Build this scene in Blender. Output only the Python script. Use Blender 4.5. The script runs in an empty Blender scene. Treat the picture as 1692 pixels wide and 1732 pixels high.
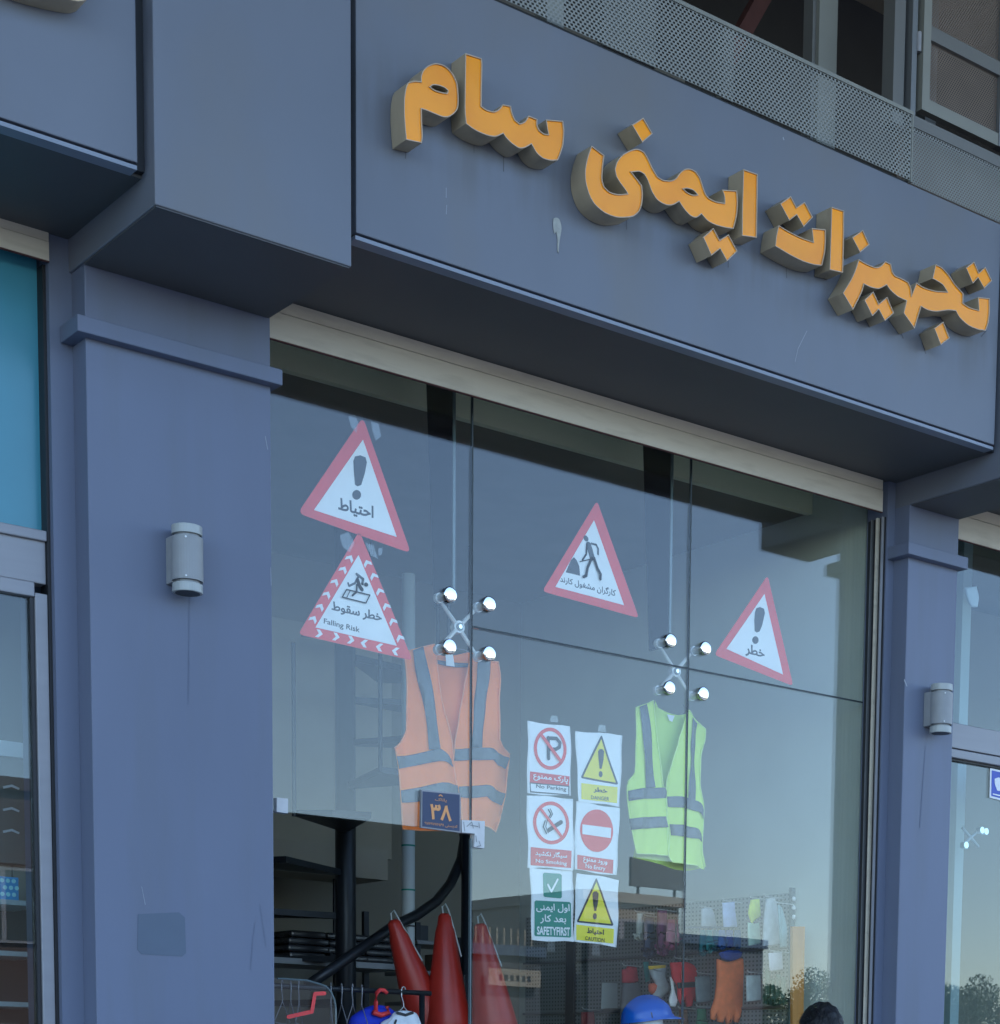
import bpy, bmesh, math, random
import numpy as np
from mathutils import Vector, Matrix
from mathutils.geometry import tessellate_polygon, delaunay_2d_cdt
random.seed(7)
S = bpy.context.scene
R = math.radians

# ------------------------------------------------------------------ camera
# a phone camera on the road, 1.5 m above the ground, looking to the right along the shop front;
# the photograph is the upper part of its frame, hence the lens shift.  X right, Y into the building, Z up
EYE = 1.5
F, CX, CY = 3255.27, 1187.566, 2180.95
YAW, PITCH, ROLL = 0.6962, -0.108, 0.01722
_fw = Vector((math.sin(YAW)*math.cos(PITCH), math.cos(YAW)*math.cos(PITCH), math.sin(PITCH)))
_r0 = Vector((math.cos(YAW), -math.sin(YAW), 0)); _u0 = _r0.cross(_fw)
_rt = math.cos(ROLL)*_r0 + math.sin(ROLL)*_u0; _up = -math.sin(ROLL)*_r0 + math.cos(ROLL)*_u0
cd = bpy.data.cameras.new('camera'); cam = bpy.data.objects.new('camera', cd); S.collection.objects.link(cam)
m3 = Matrix((_rt, _up, -_fw)).transposed()
cam.matrix_world = Matrix.Translation((0, 0, EYE)) @ m3.to_4x4()
cd.sensor_fit = 'VERTICAL'; cd.sensor_height = 36; cd.sensor_width = 36
cd.lens = 36*F/1732; cd.shift_x = (846-CX)/1732; cd.shift_y = (CY-866)/1732
cd.clip_start = .05; cd.clip_end = 1500
S.camera = cam
# ------------------------------------------------------------------ sky, sun, exposure
SUN_EL, SUN_AZ = R(52), R(38)          # the sun stands behind the building, to the right
w = bpy.data.worlds.new('World'); S.world = w; w.use_nodes = True
sk = w.node_tree.nodes.new('ShaderNodeTexSky'); sk.sky_type = 'NISHITA'; sk.sun_disc = False
sk.sun_elevation = SUN_EL; sk.sun_rotation = SUN_AZ; sk.dust_density = 0.5; sk.air_density = 1.0; sk.ozone_density = 3.0
bg = w.node_tree.nodes['Background']; bg.inputs[1].default_value = 0.15
w.node_tree.links.new(sk.outputs[0], bg.inputs[0])
sd = bpy.data.lights.new('sun', 'SUN'); sd.energy = 3.5; sd.angle = R(.5); sd.color = (1, .95, .88)
so = bpy.data.objects.new('sun', sd); S.collection.objects.link(so)
sdir = Vector((math.sin(SUN_AZ)*math.cos(SUN_EL), math.cos(SUN_AZ)*math.cos(SUN_EL), math.sin(SUN_EL)))
so.rotation_euler = sdir.to_track_quat('Z', 'Y').to_euler(); so.location = (10, 20, 30)
S.view_settings.view_transform = 'Standard'; S.view_settings.look = 'None'
S.view_settings.gamma = 1; S.view_settings.use_curve_mapping = False
S.view_settings.exposure = 2.08
S.cycles.transparent_max_bounces = 24; S.cycles.max_bounces = 10; S.cycles.diffuse_bounces = 5

# ------------------------------------------------------------------ helpers
def gp(x, y, Y):
    """the point of the vertical plane Y that the photograph shows at pixel x, y"""
    d = _rt*((x-CX)/F) - _up*((y-CY)/F) + _fw
    d = d*(Y/d.y)
    return Vector((d.x, Y, d.z+EYE))
def put(o, name, parent=None):
    S.collection.objects.link(o)
    if parent is not None:
        o.parent = parent
        if parent.type == 'EMPTY': o.matrix_parent_inverse = Matrix.Translation(-parent.location)
    return o
def mobj(name, vs, fs, mat, parent=None, smooth=False):
    me = bpy.data.meshes.new(name); me.from_pydata([tuple(v) for v in vs], [], fs); me.update()
    if mat: me.materials.append(mat)
    if smooth:
        for p in me.polygons: p.use_smooth = True
    return put(bpy.data.objects.new(name, me), name, parent)
def thing(name, label, cat, loc, group=None):
    o = bpy.data.objects.new(name, None); S.collection.objects.link(o)
    o.location = loc; o.empty_display_size = .1
    o['label'] = label; o['category'] = cat
    if group: o['group'] = group
    return o
def tag(o, label, cat, group=None):
    o['label'] = label; o['category'] = cat
    if group: o['group'] = group
    return o
def struct(o): o['kind'] = 'structure'; return o
class MB:
    def __init__(s): s.v = []; s.f = []
    def add(s, vs, fs):
        n = len(s.v); s.v += [Vector(v) for v in vs]; s.f += [tuple(i+n for i in f) for f in fs]; return s
    def box(s, x0, x1, y0, y1, z0, z1):
        return s.add([(x0,y0,z0),(x1,y0,z0),(x1,y1,z0),(x0,y1,z0),(x0,y0,z1),(x1,y0,z1),(x1,y1,z1),(x0,y1,z1)],
                     [(0,3,2,1),(4,5,6,7),(0,1,5,4),(1,2,6,5),(2,3,7,6),(3,0,4,7)])
    def cyl(s, p, q, r, r2=None, n=14, caps=True):
        p = Vector(p); q = Vector(q); r2 = r if r2 is None else r2
        a = (q-p).normalized(); b = a.orthogonal().normalized(); c = a.cross(b)
        vs = [p+(b*math.cos(t)+c*math.sin(t))*r for t in [2*math.pi*i/n for i in range(n)]]
        vs += [q+(b*math.cos(t)+c*math.sin(t))*r2 for t in [2*math.pi*i/n for i in range(n)]]
        fs = [(i,(i+1)%n,n+(i+1)%n,n+i) for i in range(n)]
        if caps: fs += [tuple(range(n-1,-1,-1)), tuple(range(n,2*n))]
        return s.add(vs, fs)
    def tube(s, pts, r, n=8):
        pts = [Vector(p) for p in pts]; rings = []
        for i, p in enumerate(pts):
            t = (pts[min(i+1,len(pts)-1)]-pts[max(i-1,0)]).normalized()
            u = Vector((0,0,1)) if abs(t.z) < .95 else Vector((1,0,0))
            b = t.cross(u).normalized(); c = t.cross(b)
            rr = r[i] if isinstance(r, (list, tuple)) else r
            rings.append([p+(b*math.cos(a)+c*math.sin(a))*rr for a in [2*math.pi*k/n for k in range(n)]])
        vs = [v for g in rings for v in g]; fs = []
        for i in range(len(pts)-1):
            for k in range(n): fs.append((i*n+k, i*n+(k+1)%n, (i+1)*n+(k+1)%n, (i+1)*n+k))
        fs += [tuple(range(n-1,-1,-1)), tuple(range((len(pts)-1)*n, len(pts)*n))]
        return s.add(vs, fs)
    def lathe(s, c, prof, n=24, squash=1.0):
        vs = []; fs = []
        for r, z in prof:
            for k in range(n):
                a = 2*math.pi*k/n; vs.append((c[0]+r*math.cos(a), c[1]+r*math.sin(a)*squash, c[2]+z))
        for i in range(len(prof)-1):
            for k in range(n): fs.append((i*n+k, i*n+(k+1)%n, (i+1)*n+(k+1)%n, (i+1)*n+k))
        return s.add(vs, fs)
    def build(s, name, mat, parent=None, smooth=False, bevel=0):
        o = mobj(name, s.v, s.f, mat, parent, smooth)
        if bevel:
            b = o.modifiers.new('bevel', 'BEVEL'); b.width = bevel; b.segments = 2; b.limit_method = 'ANGLE'
        return o
def box(name, x0, x1, y0, y1, z0, z1, mat, parent=None, bevel=0):
    return MB().box(x0,x1,y0,y1,z0,z1).build(name, mat, parent, bevel=bevel)

def smooth_ring(p, lim=38):
    """round the soft corners of a traced outline, keep the sharp ones"""
    n = len(p); out = []
    def turn(i):
        a = p[i]-p[i-1]; b = p[(i+1)%n]-p[i]
        if a.length < 1e-9 or b.length < 1e-9: return 0
        return abs(math.degrees(math.atan2(a.x*b.y-a.y*b.x, a.dot(b))))
    soft = [turn(i) < lim for i in range(n)]
    for i in range(n):
        a, b = p[i], p[(i+1)%n]; out.append(a)
        ta = (b-p[i-1])*.5 if soft[i] else (b-a)
        tb = (p[(i+2)%n]-a)*.5 if soft[(i+1)%n] else (b-a)
        if not soft[i] and not soft[(i+1)%n]: continue
        for t in (.33, .67):
            h1 = 2*t**3-3*t**2+1; h2 = -2*t**3+3*t**2; h3 = t**3-2*t**2+t; h4 = t**3-t**2
            out.append(a*h1+b*h2+ta*h3*.8+tb*h4*.8)
    return out
def area(r): return sum(r[i-1].x*r[i].y-r[i].x*r[i-1].y for i in range(len(r)))/2
def inset(r, d):
    """move a ring inwards (counter-clockwise ring) by d"""
    n = len(r); out = []
    for i in range(n):
        a = (r[i]-r[i-1]).normalized(); b = (r[(i+1)%n]-r[i]).normalized()
        na = Vector((-a.y, a.x)); nb = Vector((-b.y, b.x)); m = na+nb
        if m.length < .3: m = na
        m.normalize(); k = max(.45, m.dot(na)); out.append(r[i]+m*(d/k))
    return out
def plane_ring(px, Y, sm=True, lim=38):
    r = [gp(x, y, Y) for x, y in px]; r = [Vector((p.x, p.z)) for p in r]
    return smooth_ring(r, lim) if sm else r
def tess(rings):
    tr = tessellate_polygon([[Vector((p.x, p.y, 0)) for p in r] for r in rings])
    return [tuple(t) for t in tr]
def prism(name, rings, Y0, Y1, mat, parent=None, bevel=0, smooth=False):
    """solid with the outline(s) rings (X,Z), front at Y0, back at Y1"""
    pts = [p for r in rings for p in r]; n = len(pts)
    vs = [(p.x, Y0, p.y) for p in pts]+[(p.x, Y1, p.y) for p in pts]
    fs = []
    for t in tess(rings):
        a, b, c = (pts[i] for i in t)
        if (b.x-a.x)*(c.y-a.y)-(b.y-a.y)*(c.x-a.x) < 0: t = t[::-1]
        fs.append(t); fs.append(tuple(i+n for i in t[::-1]))
    o = 0
    for r in rings:
        ccw = area(r) > 0
        if r is not rings[0]: ccw = not ccw
        for i in range(len(r)):
            a, b = o+i, o+(i+1)%len(r)
            fs.append((a, a+n, b+n, b) if ccw != (r is not rings[0] and False) else (b, b+n, a+n, a))
        o += len(r)
    ob = mobj(name, vs, fs, mat, parent, smooth)
    bm = bmesh.new(); bm.from_mesh(ob.data); bmesh.ops.recalc_face_normals(bm, faces=bm.faces); bm.to_mesh(ob.data); bm.free()
    return ob
def puffy(name, px, Y, th, mat, parent=None, edge=.48, lim=60, taper=.4):
    """soft padded shape: traced outline, rounded towards front and back"""
    r = plane_ring(px, Y, True, lim)
    if area(r) < 0: r = r[::-1]
    c = sum(r, Vector((0, 0)))/len(r)
    size = max((p-c).length for p in r); k = min(th*edge, size*.24)
    r1 = inset(r, k*.35); r2 = inset(r, k)
    n = len(r); L = [(r2, -th/2), (r1, -th*.36), (r, -th*.12), (r, th*.12), (r1, th*.36), (r2, th/2)]
    vs = [(p.x, Y+d, p.y) for q, d in L for p in q]; fs = []
    for i in range(len(L)-1):
        for j in range(n): fs.append((i*n+j, (i+1)*n+j, (i+1)*n+(j+1)%n, i*n+(j+1)%n))
    for t in tess([r2]):
        fs.append(t); fs.append(tuple(i+5*n for i in t))
    ob = mobj(name, vs, fs, mat, parent, True)
    bm = bmesh.new(); bm.from_mesh(ob.data); bmesh.ops.recalc_face_normals(bm, faces=bm.faces); bm.to_mesh(ob.data); bm.free()
    return ob
def sheet(name, rings, Y, mat, parent=None, disp=None, step=.03, thick=.0, smooth=True):
    """thin sheet in the plane Y, cut into a grid and bent by disp(x, z)"""
    bm = bmesh.new()
    pts = [p for r in rings for p in r]; V = [bm.verts.new((p.x, Y, p.y)) for p in pts]
    for t in tess(rings):
        a, b, c = (pts[i] for i in t)
        if abs((b.x-a.x)*(c.y-a.y)-(b.y-a.y)*(c.x-a.x)) < 1e-10: continue
        if (b.x-a.x)*(c.y-a.y)-(b.y-a.y)*(c.x-a.x) < 0: t = t[::-1]
        try: bm.faces.new([V[i] for i in t])
        except ValueError: pass
    if disp:
        x0 = min(p.x for p in pts); x1 = max(p.x for p in pts); z0 = min(p.y for p in pts); z1 = max(p.y for p in pts)
        for k in range(1, int((x1-x0)/step)+1):
            bmesh.ops.bisect_plane(bm, geom=bm.verts[:]+bm.edges[:]+bm.faces[:], plane_co=(x0+k*step, 0, 0), plane_no=(1, 0, 0))
        for k in range(1, int((z1-z0)/step)+1):
            bmesh.ops.bisect_plane(bm, geom=bm.verts[:]+bm.edges[:]+bm.faces[:], plane_co=(0, 0, z0+k*step), plane_no=(0, 0, 1))
        for v in bm.verts: v.co.y += disp(v.co.x, v.co.z)
    me = bpy.data.meshes.new(name); bm.to_mesh(me); bm.free()
    if mat: me.materials.append(mat)
    for p in me.polygons: p.use_smooth = smooth
    o = put(bpy.data.objects.new(name, me), name, parent)
    if thick:
        s = o.modifiers.new('solid', 'SOLIDIFY'); s.thickness = thick; s.offset = -1
    return o

# ------------------------------------------------------------------ materials
def mat(name, col, rough=.6, metal=0, var=.06, scale=3.0, bump=.0, bscale=60, stretch=(1,1,1), spec=.5, coat=0, dirt=None):
    m = bpy.data.materials.new(name); m.use_nodes = True; nt = m.node_tree; N = nt.nodes; L = nt.links
    b = N['Principled BSDF']; b.inputs['Roughness'].default_value = rough; b.inputs['Metallic'].default_value = metal
    b.inputs['Specular IOR Level'].default_value = spec; b.inputs['Coat Weight'].default_value = coat
    tc = N.new('ShaderNodeNewGeometry'); mp = N.new('ShaderNodeMapping'); mp.inputs['Scale'].default_value = stretch
    L.new(tc.outputs['Position'], mp.inputs[0])
    nz = N.new('ShaderNodeTexNoise'); nz.inputs['Scale'].default_value = scale; nz.inputs['Detail'].default_value = 6
    L.new(mp.outputs[0], nz.inputs[0])
    mr = N.new('ShaderNodeMapRange'); mr.inputs[1].default_value = .3; mr.inputs[2].default_value = .7
    mr.inputs[3].default_value = 1-var; mr.inputs[4].default_value = 1+var; L.new(nz.outputs[0], mr.inputs[0])
    mx = N.new('ShaderNodeVectorMath'); mx.operation = 'SCALE'; mx.inputs[0].default_value = col[:3]
    L.new(mr.outputs[0], mx.inputs['Scale']); src = mx.outputs[0]
    if dirt:      # (colour, strength, scale, stretch): stains with a shape of their own
        n2 = N.new('ShaderNodeTexNoise'); n2.inputs['Scale'].default_value = dirt[2]; n2.inputs['Detail'].default_value = 8
        mp2 = N.new('ShaderNodeMapping'); mp2.inputs['Scale'].default_value = dirt[3]; L.new(tc.outputs['Position'], mp2.inputs[0]); L.new(mp2.outputs[0], n2.inputs[0])
        m2 = N.new('ShaderNodeMapRange'); m2.inputs[1].default_value = .5; m2.inputs[2].default_value = .72
        m2.inputs[4].default_value = dirt[1]; L.new(n2.outputs[0], m2.inputs[0])
        mm = N.new('ShaderNodeMix'); mm.data_type = 'RGBA'; L.new(m2.outputs[0], mm.inputs[0]); L.new(src, mm.inputs[6])
        mm.inputs[7].default_value = (*dirt[0], 1); src = mm.outputs[2]
    L.new(src, b.inputs['Base Color'])
    if bump:
        n3 = N.new('ShaderNodeTexNoise'); n3.inputs['Scale'].default_value = bscale; n3.inputs['Detail'].default_value = 4
        L.new(tc.outputs['Position'], n3.inputs[0]); bp = N.new('ShaderNodeBump'); bp.inputs['Strength'].default_value = bump
        bp.inputs['Distance'].default_value = .004; L.new(n3.outputs[0], bp.inputs['Height']); L.new(bp.outputs[0], b.inputs['Normal'])
    return m
def glass_mat(name, tint, wav=.0):
    m = bpy.data.materials.new(name); m.use_nodes = True; nt = m.node_tree; N = nt.nodes; L = nt.links; N.clear()
    out = N.new('ShaderNodeOutputMaterial'); mix = N.new('ShaderNodeMixShader')
    tr = N.new('ShaderNodeBsdfTransparent'); tr.inputs[0].default_value = (*tint, 1)
    gl = N.new('ShaderNodeBsdfGlossy'); gl.inputs['Roughness'].default_value = 0.0; gl.inputs[0].default_value = (1, 1, 1, 1)
    ge = N.new('ShaderNodeNewGeometry'); mr = N.new('ShaderNodeMapRange')    # index of refraction turned round on the back face
    mr.inputs[3].default_value = 1.52; mr.inputs[4].default_value = 1/1.52; L.new(ge.outputs['Backfacing'], mr.inputs[0])
    fr = N.new('ShaderNodeFresnel'); L.new(mr.outputs[0], fr.inputs[0])
    if wav:
        nz = N.new('ShaderNodeTexNoise'); nz.inputs['Scale'].default_value = 1.3; L.new(ge.outputs['Position'], nz.inputs[0])
        bp = N.new('ShaderNodeBump'); bp.inputs['Strength'].default_value = wav; bp.inputs['Distance'].default_value = .01
        L.new(nz.outputs[0], bp.inputs['Height']); L.new(bp.outputs[0], gl.inputs['Normal'])
    L.new(fr.outputs[0], mix.inputs[0]); L.new(tr.outputs[0], mix.inputs[1]); L.new(gl.outputs[0], mix.inputs[2]); L.new(mix.outputs[0], out.inputs[0])
    return m
M = {}
PB = (.144, .157, .192)
M['panel'] = mat('panel_blue_grey', PB, .42, 0, .09, 1.3, .04, 30, (1,1,.6), .5, 0, ((.155,.150,.150), .75, 1.5, (1.2,1.2,.6)))
def grime_shade(m, z0, wd, col, amt):
    # ragged grey brown band: dirt plus soft shade round the lettering, painted into the cladding
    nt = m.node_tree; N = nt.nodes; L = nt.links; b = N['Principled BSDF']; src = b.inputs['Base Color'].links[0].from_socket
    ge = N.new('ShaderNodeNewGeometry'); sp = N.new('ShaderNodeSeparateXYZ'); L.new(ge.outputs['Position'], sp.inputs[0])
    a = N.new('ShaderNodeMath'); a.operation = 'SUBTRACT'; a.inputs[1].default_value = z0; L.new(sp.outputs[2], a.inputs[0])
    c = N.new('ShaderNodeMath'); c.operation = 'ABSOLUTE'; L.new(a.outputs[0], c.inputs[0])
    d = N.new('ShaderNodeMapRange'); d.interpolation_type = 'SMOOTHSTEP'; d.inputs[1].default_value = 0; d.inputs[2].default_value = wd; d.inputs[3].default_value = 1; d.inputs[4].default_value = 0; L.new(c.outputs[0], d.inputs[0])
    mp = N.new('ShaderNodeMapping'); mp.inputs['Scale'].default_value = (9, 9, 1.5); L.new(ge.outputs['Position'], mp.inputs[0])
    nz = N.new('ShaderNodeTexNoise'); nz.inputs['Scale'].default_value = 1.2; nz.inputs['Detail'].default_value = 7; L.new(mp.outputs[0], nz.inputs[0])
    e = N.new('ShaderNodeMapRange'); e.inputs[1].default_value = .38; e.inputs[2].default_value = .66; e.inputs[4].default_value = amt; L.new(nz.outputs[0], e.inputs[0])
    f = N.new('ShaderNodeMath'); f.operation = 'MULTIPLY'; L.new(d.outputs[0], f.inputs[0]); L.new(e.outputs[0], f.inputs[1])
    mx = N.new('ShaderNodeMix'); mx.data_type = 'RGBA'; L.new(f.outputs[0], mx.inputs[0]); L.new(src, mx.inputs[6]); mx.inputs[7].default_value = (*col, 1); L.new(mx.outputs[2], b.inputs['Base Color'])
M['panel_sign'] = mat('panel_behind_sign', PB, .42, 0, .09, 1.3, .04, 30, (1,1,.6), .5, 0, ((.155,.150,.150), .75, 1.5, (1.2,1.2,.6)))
grime_shade(M['panel_sign'], 4.84, .30, (.088,.080,.072), .5)
M['panel2'] = mat('panel_paint', (.126,.148,.215), .5, 0, .08, 2.0, .05, 90, (1,1,.3), .5, 0, ((.115,.13,.165), .45, 2.6, (2.5,2.5,.3)))
M['soffit'] = mat('soffit_grey', (.085,.086,.088), .55, 0, .06, 2.5)
M['patch'] = mat('patch_paint', (.085,.115,.165), .5, 0, .05, 8)
M['box'] = mat('shutter_box_white', (.62,.56,.46), .45, 0, .05, 3, .02, 50, (.4,1,3), .5, 0, ((.33,.28,.22), .3, 5, (1,1,6)))
M['lip'] = mat('trim_lip', (.22,.25,.31), .4, 0, .04)
M['black'] = mat('black_gasket', (.012,.013,.016), .5, 0, .1)
M['seal'] = mat('silicone_joint', (.02,.03,.035), .4, 0, .1)
M['alu'] = mat('aluminium', (.27,.27,.29), .45, .15, .05, 4, .02, 60, (.3,1,5))
M['alu_dark'] = mat('aluminium_dark', (.2,.21,.22), .45, .5, .06)
M['steel'] = mat('polished_steel', (.86,.87,.88), .06, 1, .02)
M['steel2'] = mat('brushed_steel', (.62,.63,.63), .42, .35, .05)
M['lamp'] = mat('lamp_grey', (.27,.28,.29), .5, 0, .05, 20, .05, 120)
M['lens'] = mat('lamp_lens', (.36,.38,.37), .3, 0, .06, 20)
M['ret'] = mat('letter_side', (.42,.34,.235), .45, .1, .1, 9, .03, 50, (1,1,.4), .5, 0, ((.16,.13,.1), .5, 9, (1,1,.5)))
M['rim'] = mat('letter_rim', (.50,.38,.27), .5, .0, .05)
M['face'] = mat('letter_face_orange', (1.0,.345,.004), .16, 0, .07, 3.2, .04, 25, (1,1,1), .42, 0, ((.85,.24,.0), .45, 5, (1,1,.6)))
M['yface'] = mat('letter_face_yellow', (.75,.55,.03), .2, 0, .05)
M['white'] = mat('white_paper', (.78,.8,.82), .6, 0, .03, 12)
M['red'] = mat('print_red', (.74,.045,.045), .5, 0, .05, 14)
M['redband'] = mat('print_red_band', (.64,.04,.045), .5, 0, .05, 14)
M['ink'] = mat('print_black', (.015,.018,.024), .5, 0, .1)
M['yellow'] = mat('print_yellow', (.78,.68,.03), .5, 0, .05, 14)
M['green'] = mat('print_green', (.005,.22,.16), .5, 0, .05, 14)
M['navy'] = mat('plate_navy', (.015,.03,.09), .35, 0, .08)
M['plate_orange'] = mat('plate_orange', (.75,.33,.12), .5, 0, .05)
M['o_vest'] = mat('vest_orange', (1.0,.25,.05), .8, 0, .05, 7, .25, 500)
M['o_vest2'] = mat('vest_orange_lining', (.98,.23,.05), .85, 0, .06, 7, .25, 500)
M['g_vest'] = mat('vest_lime', (.62,.84,.17), .8, 0, .05, 7, .25, 500)
M['g_vest2'] = mat('vest_lime_lining', (.52,.74,.16), .85, 0, .05, 7, .25, 500)
M['o_vest_edge'] = mat('vest_piping_orange', (.95,.33,.13), .7, 0, .05, 9)
M['g_vest_edge'] = mat('vest_piping_lime', (.66,.86,.26), .7, 0, .05, 9)
M['reflect'] = mat('reflective_tape', (.10,.115,.13), .45, .2, .05, 30, .1, 400)
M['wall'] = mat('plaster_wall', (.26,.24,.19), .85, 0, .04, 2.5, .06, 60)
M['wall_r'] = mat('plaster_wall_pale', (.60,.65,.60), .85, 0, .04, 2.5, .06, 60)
M['beige'] = mat('beige_render', (.36,.32,.25), .85, 0, .05, 3)
M['bulk'] = mat('bulkhead_cream', (.86,.82,.62), .85, 0, .04, 3)
M['ceil'] = mat('ceiling_dark', (.23,.20,.16), .8, 0, .08)
M['floor'] = mat('shop_floor', (.14,.13,.12), .5, 0, .1)
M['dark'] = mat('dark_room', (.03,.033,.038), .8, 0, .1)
M['fin'] = mat('fin_dark', (.008,.010,.016), .25, 0, .1)
M['finedge'] = mat('glass_edge', (.11,.15,.16), .2, 0, .05)
M['iron'] = mat('black_iron', (.018,.022,.028), .4, .3, .1)
M['pvc'] = mat('grey_pvc', (.45,.5,.5), .45, 0, .05)
M['conered'] = mat('cone_red', (.42,.028,.018), .4, 0, .08, 12)
M['mesh'] = mat('perforated_metal', (.24,.245,.23), .5, .2, .07, 6)
M['mesh_b'] = mat('perforated_brown', (.17,.13,.105), .55, .2, .1, 7)
M['frame_g'] = mat('window_frame_grey', (.15,.15,.145), .5, .2, .06)
M['frame_l'] = mat('window_frame_light', (.23,.23,.205), .5, .2, .06)
M['rust'] = mat('red_oxide', (.09,.03,.028), .7, 0, .15, 12)
M['bluefilm'] = mat('blue_panel', (.06,.26,.34), .25, 0, .12, 1.2, 0, 40, (1,1,1), .5)
M['drop'] = mat('white_streak', (.34,.35,.33), .8, 0, .15, 40)
M['asphalt'] = mat('asphalt', (.05,.05,.052), .85, 0, .2, 6, .4, 120)
M['pave'] = mat('paving', (.28,.27,.25), .8, 0, .12, 4, .2, 80)
M['kerb'] = mat('kerb', (.35,.34,.32), .8, 0, .1)
M['line'] = mat('road_paint', (.7,.7,.68), .6, 0, .12, 8)
M['bark'] = mat('bark', (.10,.07,.05), .9, 0, .25, 14, .5, 40)
M['leaf'] = mat('leaf_green', (.055,.095,.035), .7, 0, .4, 2.5)
M['leaf2'] = mat('leaf_dark_green', (.03,.06,.02), .7, 0, .4, 2.5)
M['bld'] = mat('far_building_render', (.30,.27,.22), .85, 0, .08, 1)
M['bld2'] = mat('far_building_grey', (.055,.065,.08), .8, 0, .08, 1)
M['roofb'] = mat('blue_roof', (.06,.10,.16), .5, 0, .08, 1)
M['winf'] = mat('far_window_glass', (.03,.04,.05), .1, 0, .1)
G = glass_mat('storefront_glass', (.965, .98, .965), .02)
GC = glass_mat('clear_acrylic', (.93, .95, .96))
GL = glass_mat('side_shop_glass', (.80, .86, .87), .02)
M['tape'] = glass_mat('tape_film', (.97, .97, .97))
_n = M['tape'].node_tree; _d = _n.nodes.new('ShaderNodeBsdfDiffuse'); _d.inputs[0].default_value = (.5,.53,.56,1); _m2 = _n.nodes.new('ShaderNodeMixShader'); _m2.inputs[0].default_value = .05
_o = [k for k in _n.nodes if k.type == 'OUTPUT_MATERIAL'][0]; _n.links.new(_o.inputs[0].links[0].from_socket, _m2.inputs[1]); _n.links.new(_d.outputs[0], _m2.inputs[2]); _n.links.new(_m2.outputs[0], _o.inputs[0])
def peg_mat():
    m = mat('pegboard', (.26,.29,.29), .6, 0, .04); nt = m.node_tree; N = nt.nodes; L = nt.links
    ge = N.new('ShaderNodeNewGeometry'); sp = N.new('ShaderNodeSeparateXYZ'); L.new(ge.outputs['Position'], sp.inputs[0]); d = []
    for i, k in ((1, .03), (2, .022)):
        a = N.new('ShaderNodeMath'); a.operation = 'PINGPONG'; a.inputs[1].default_value = k/2; L.new(sp.outputs[i], a.inputs[0])
        b = N.new('ShaderNodeMath'); b.operation = 'DIVIDE'; b.inputs[1].default_value = k/2; L.new(a.outputs[0], b.inputs[0])
        c = N.new('ShaderNodeMath'); c.operation = 'LESS_THAN'; c.inputs[1].default_value = .45; L.new(b.outputs[0], c.inputs[0]); d.append(c)
    e = N.new('ShaderNodeMath'); e.operation = 'MULTIPLY'; L.new(d[0].outputs[0], e.inputs[0]); L.new(d[1].outputs[0], e.inputs[1])
    b = N['Principled BSDF']; src = b.inputs['Base Color'].links[0].from_socket
    mx = N.new('ShaderNodeMix'); mx.data_type = 'RGBA'; L.new(e.outputs[0], mx.inputs[0]); L.new(src, mx.inputs[6]); mx.inputs[7].default_value = (.06,.08,.08,1)
    L.new(mx.outputs[2], b.inputs['Base Color']); return m
M['peg'] = peg_mat()
_mc = {}
def cm(r, g, b, rough=.75):
    k = tuple(min(.95, c*1.7) for c in (r, g, b))
    if k not in _mc: _mc[k] = mat('dyed_fabric', k, rough, 0, .12, 25, .15, 200)
    return _mc[k]

# ------------------------------------------------------------------ lettering
AR = {'ا':(0xFE8D,2),'ب':(0xFE8F,4),'ت':(0xFE95,4),'ج':(0xFE9D,4),'ح':(0xFEA1,4),'خ':(0xFEA5,4),'د':(0xFEA9,2),'ر':(0xFEAD,2),'ز':(0xFEAF,2),
 'س':(0xFEB1,4),'ش':(0xFEB5,4),'ط':(0xFEC1,4),'ع':(0xFEC9,4),'غ':(0xFECD,4),'ف':(0xFED1,4),'ق':(0xFED5,4),'ل':(0xFEDD,4),'م':(0xFEE1,4),
 'ن':(0xFEE5,4),'ه':(0xFEE9,4),'و':(0xFEED,2),'ی':(0xFBFC,4),'ک':(0xFB8E,4),'گ':(0xFB92,4),'پ':(0xFB56,4)}
def shape_ar(t):
    out = []
    for i, c in enumerate(t):
        if c not in AR: out.append(c); continue
        base, n = AR[c]
        pj = i > 0 and t[i-1] in AR and AR[t[i-1]][1] == 4
        nj = n == 4 and i+1 < len(t) and t[i+1] in AR
        f = 3 if pj and nj else 1 if pj else 2 if nj else 0
        out.append(chr(base+f))
    return ''.join(reversed(out))
_tc = {}
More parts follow.
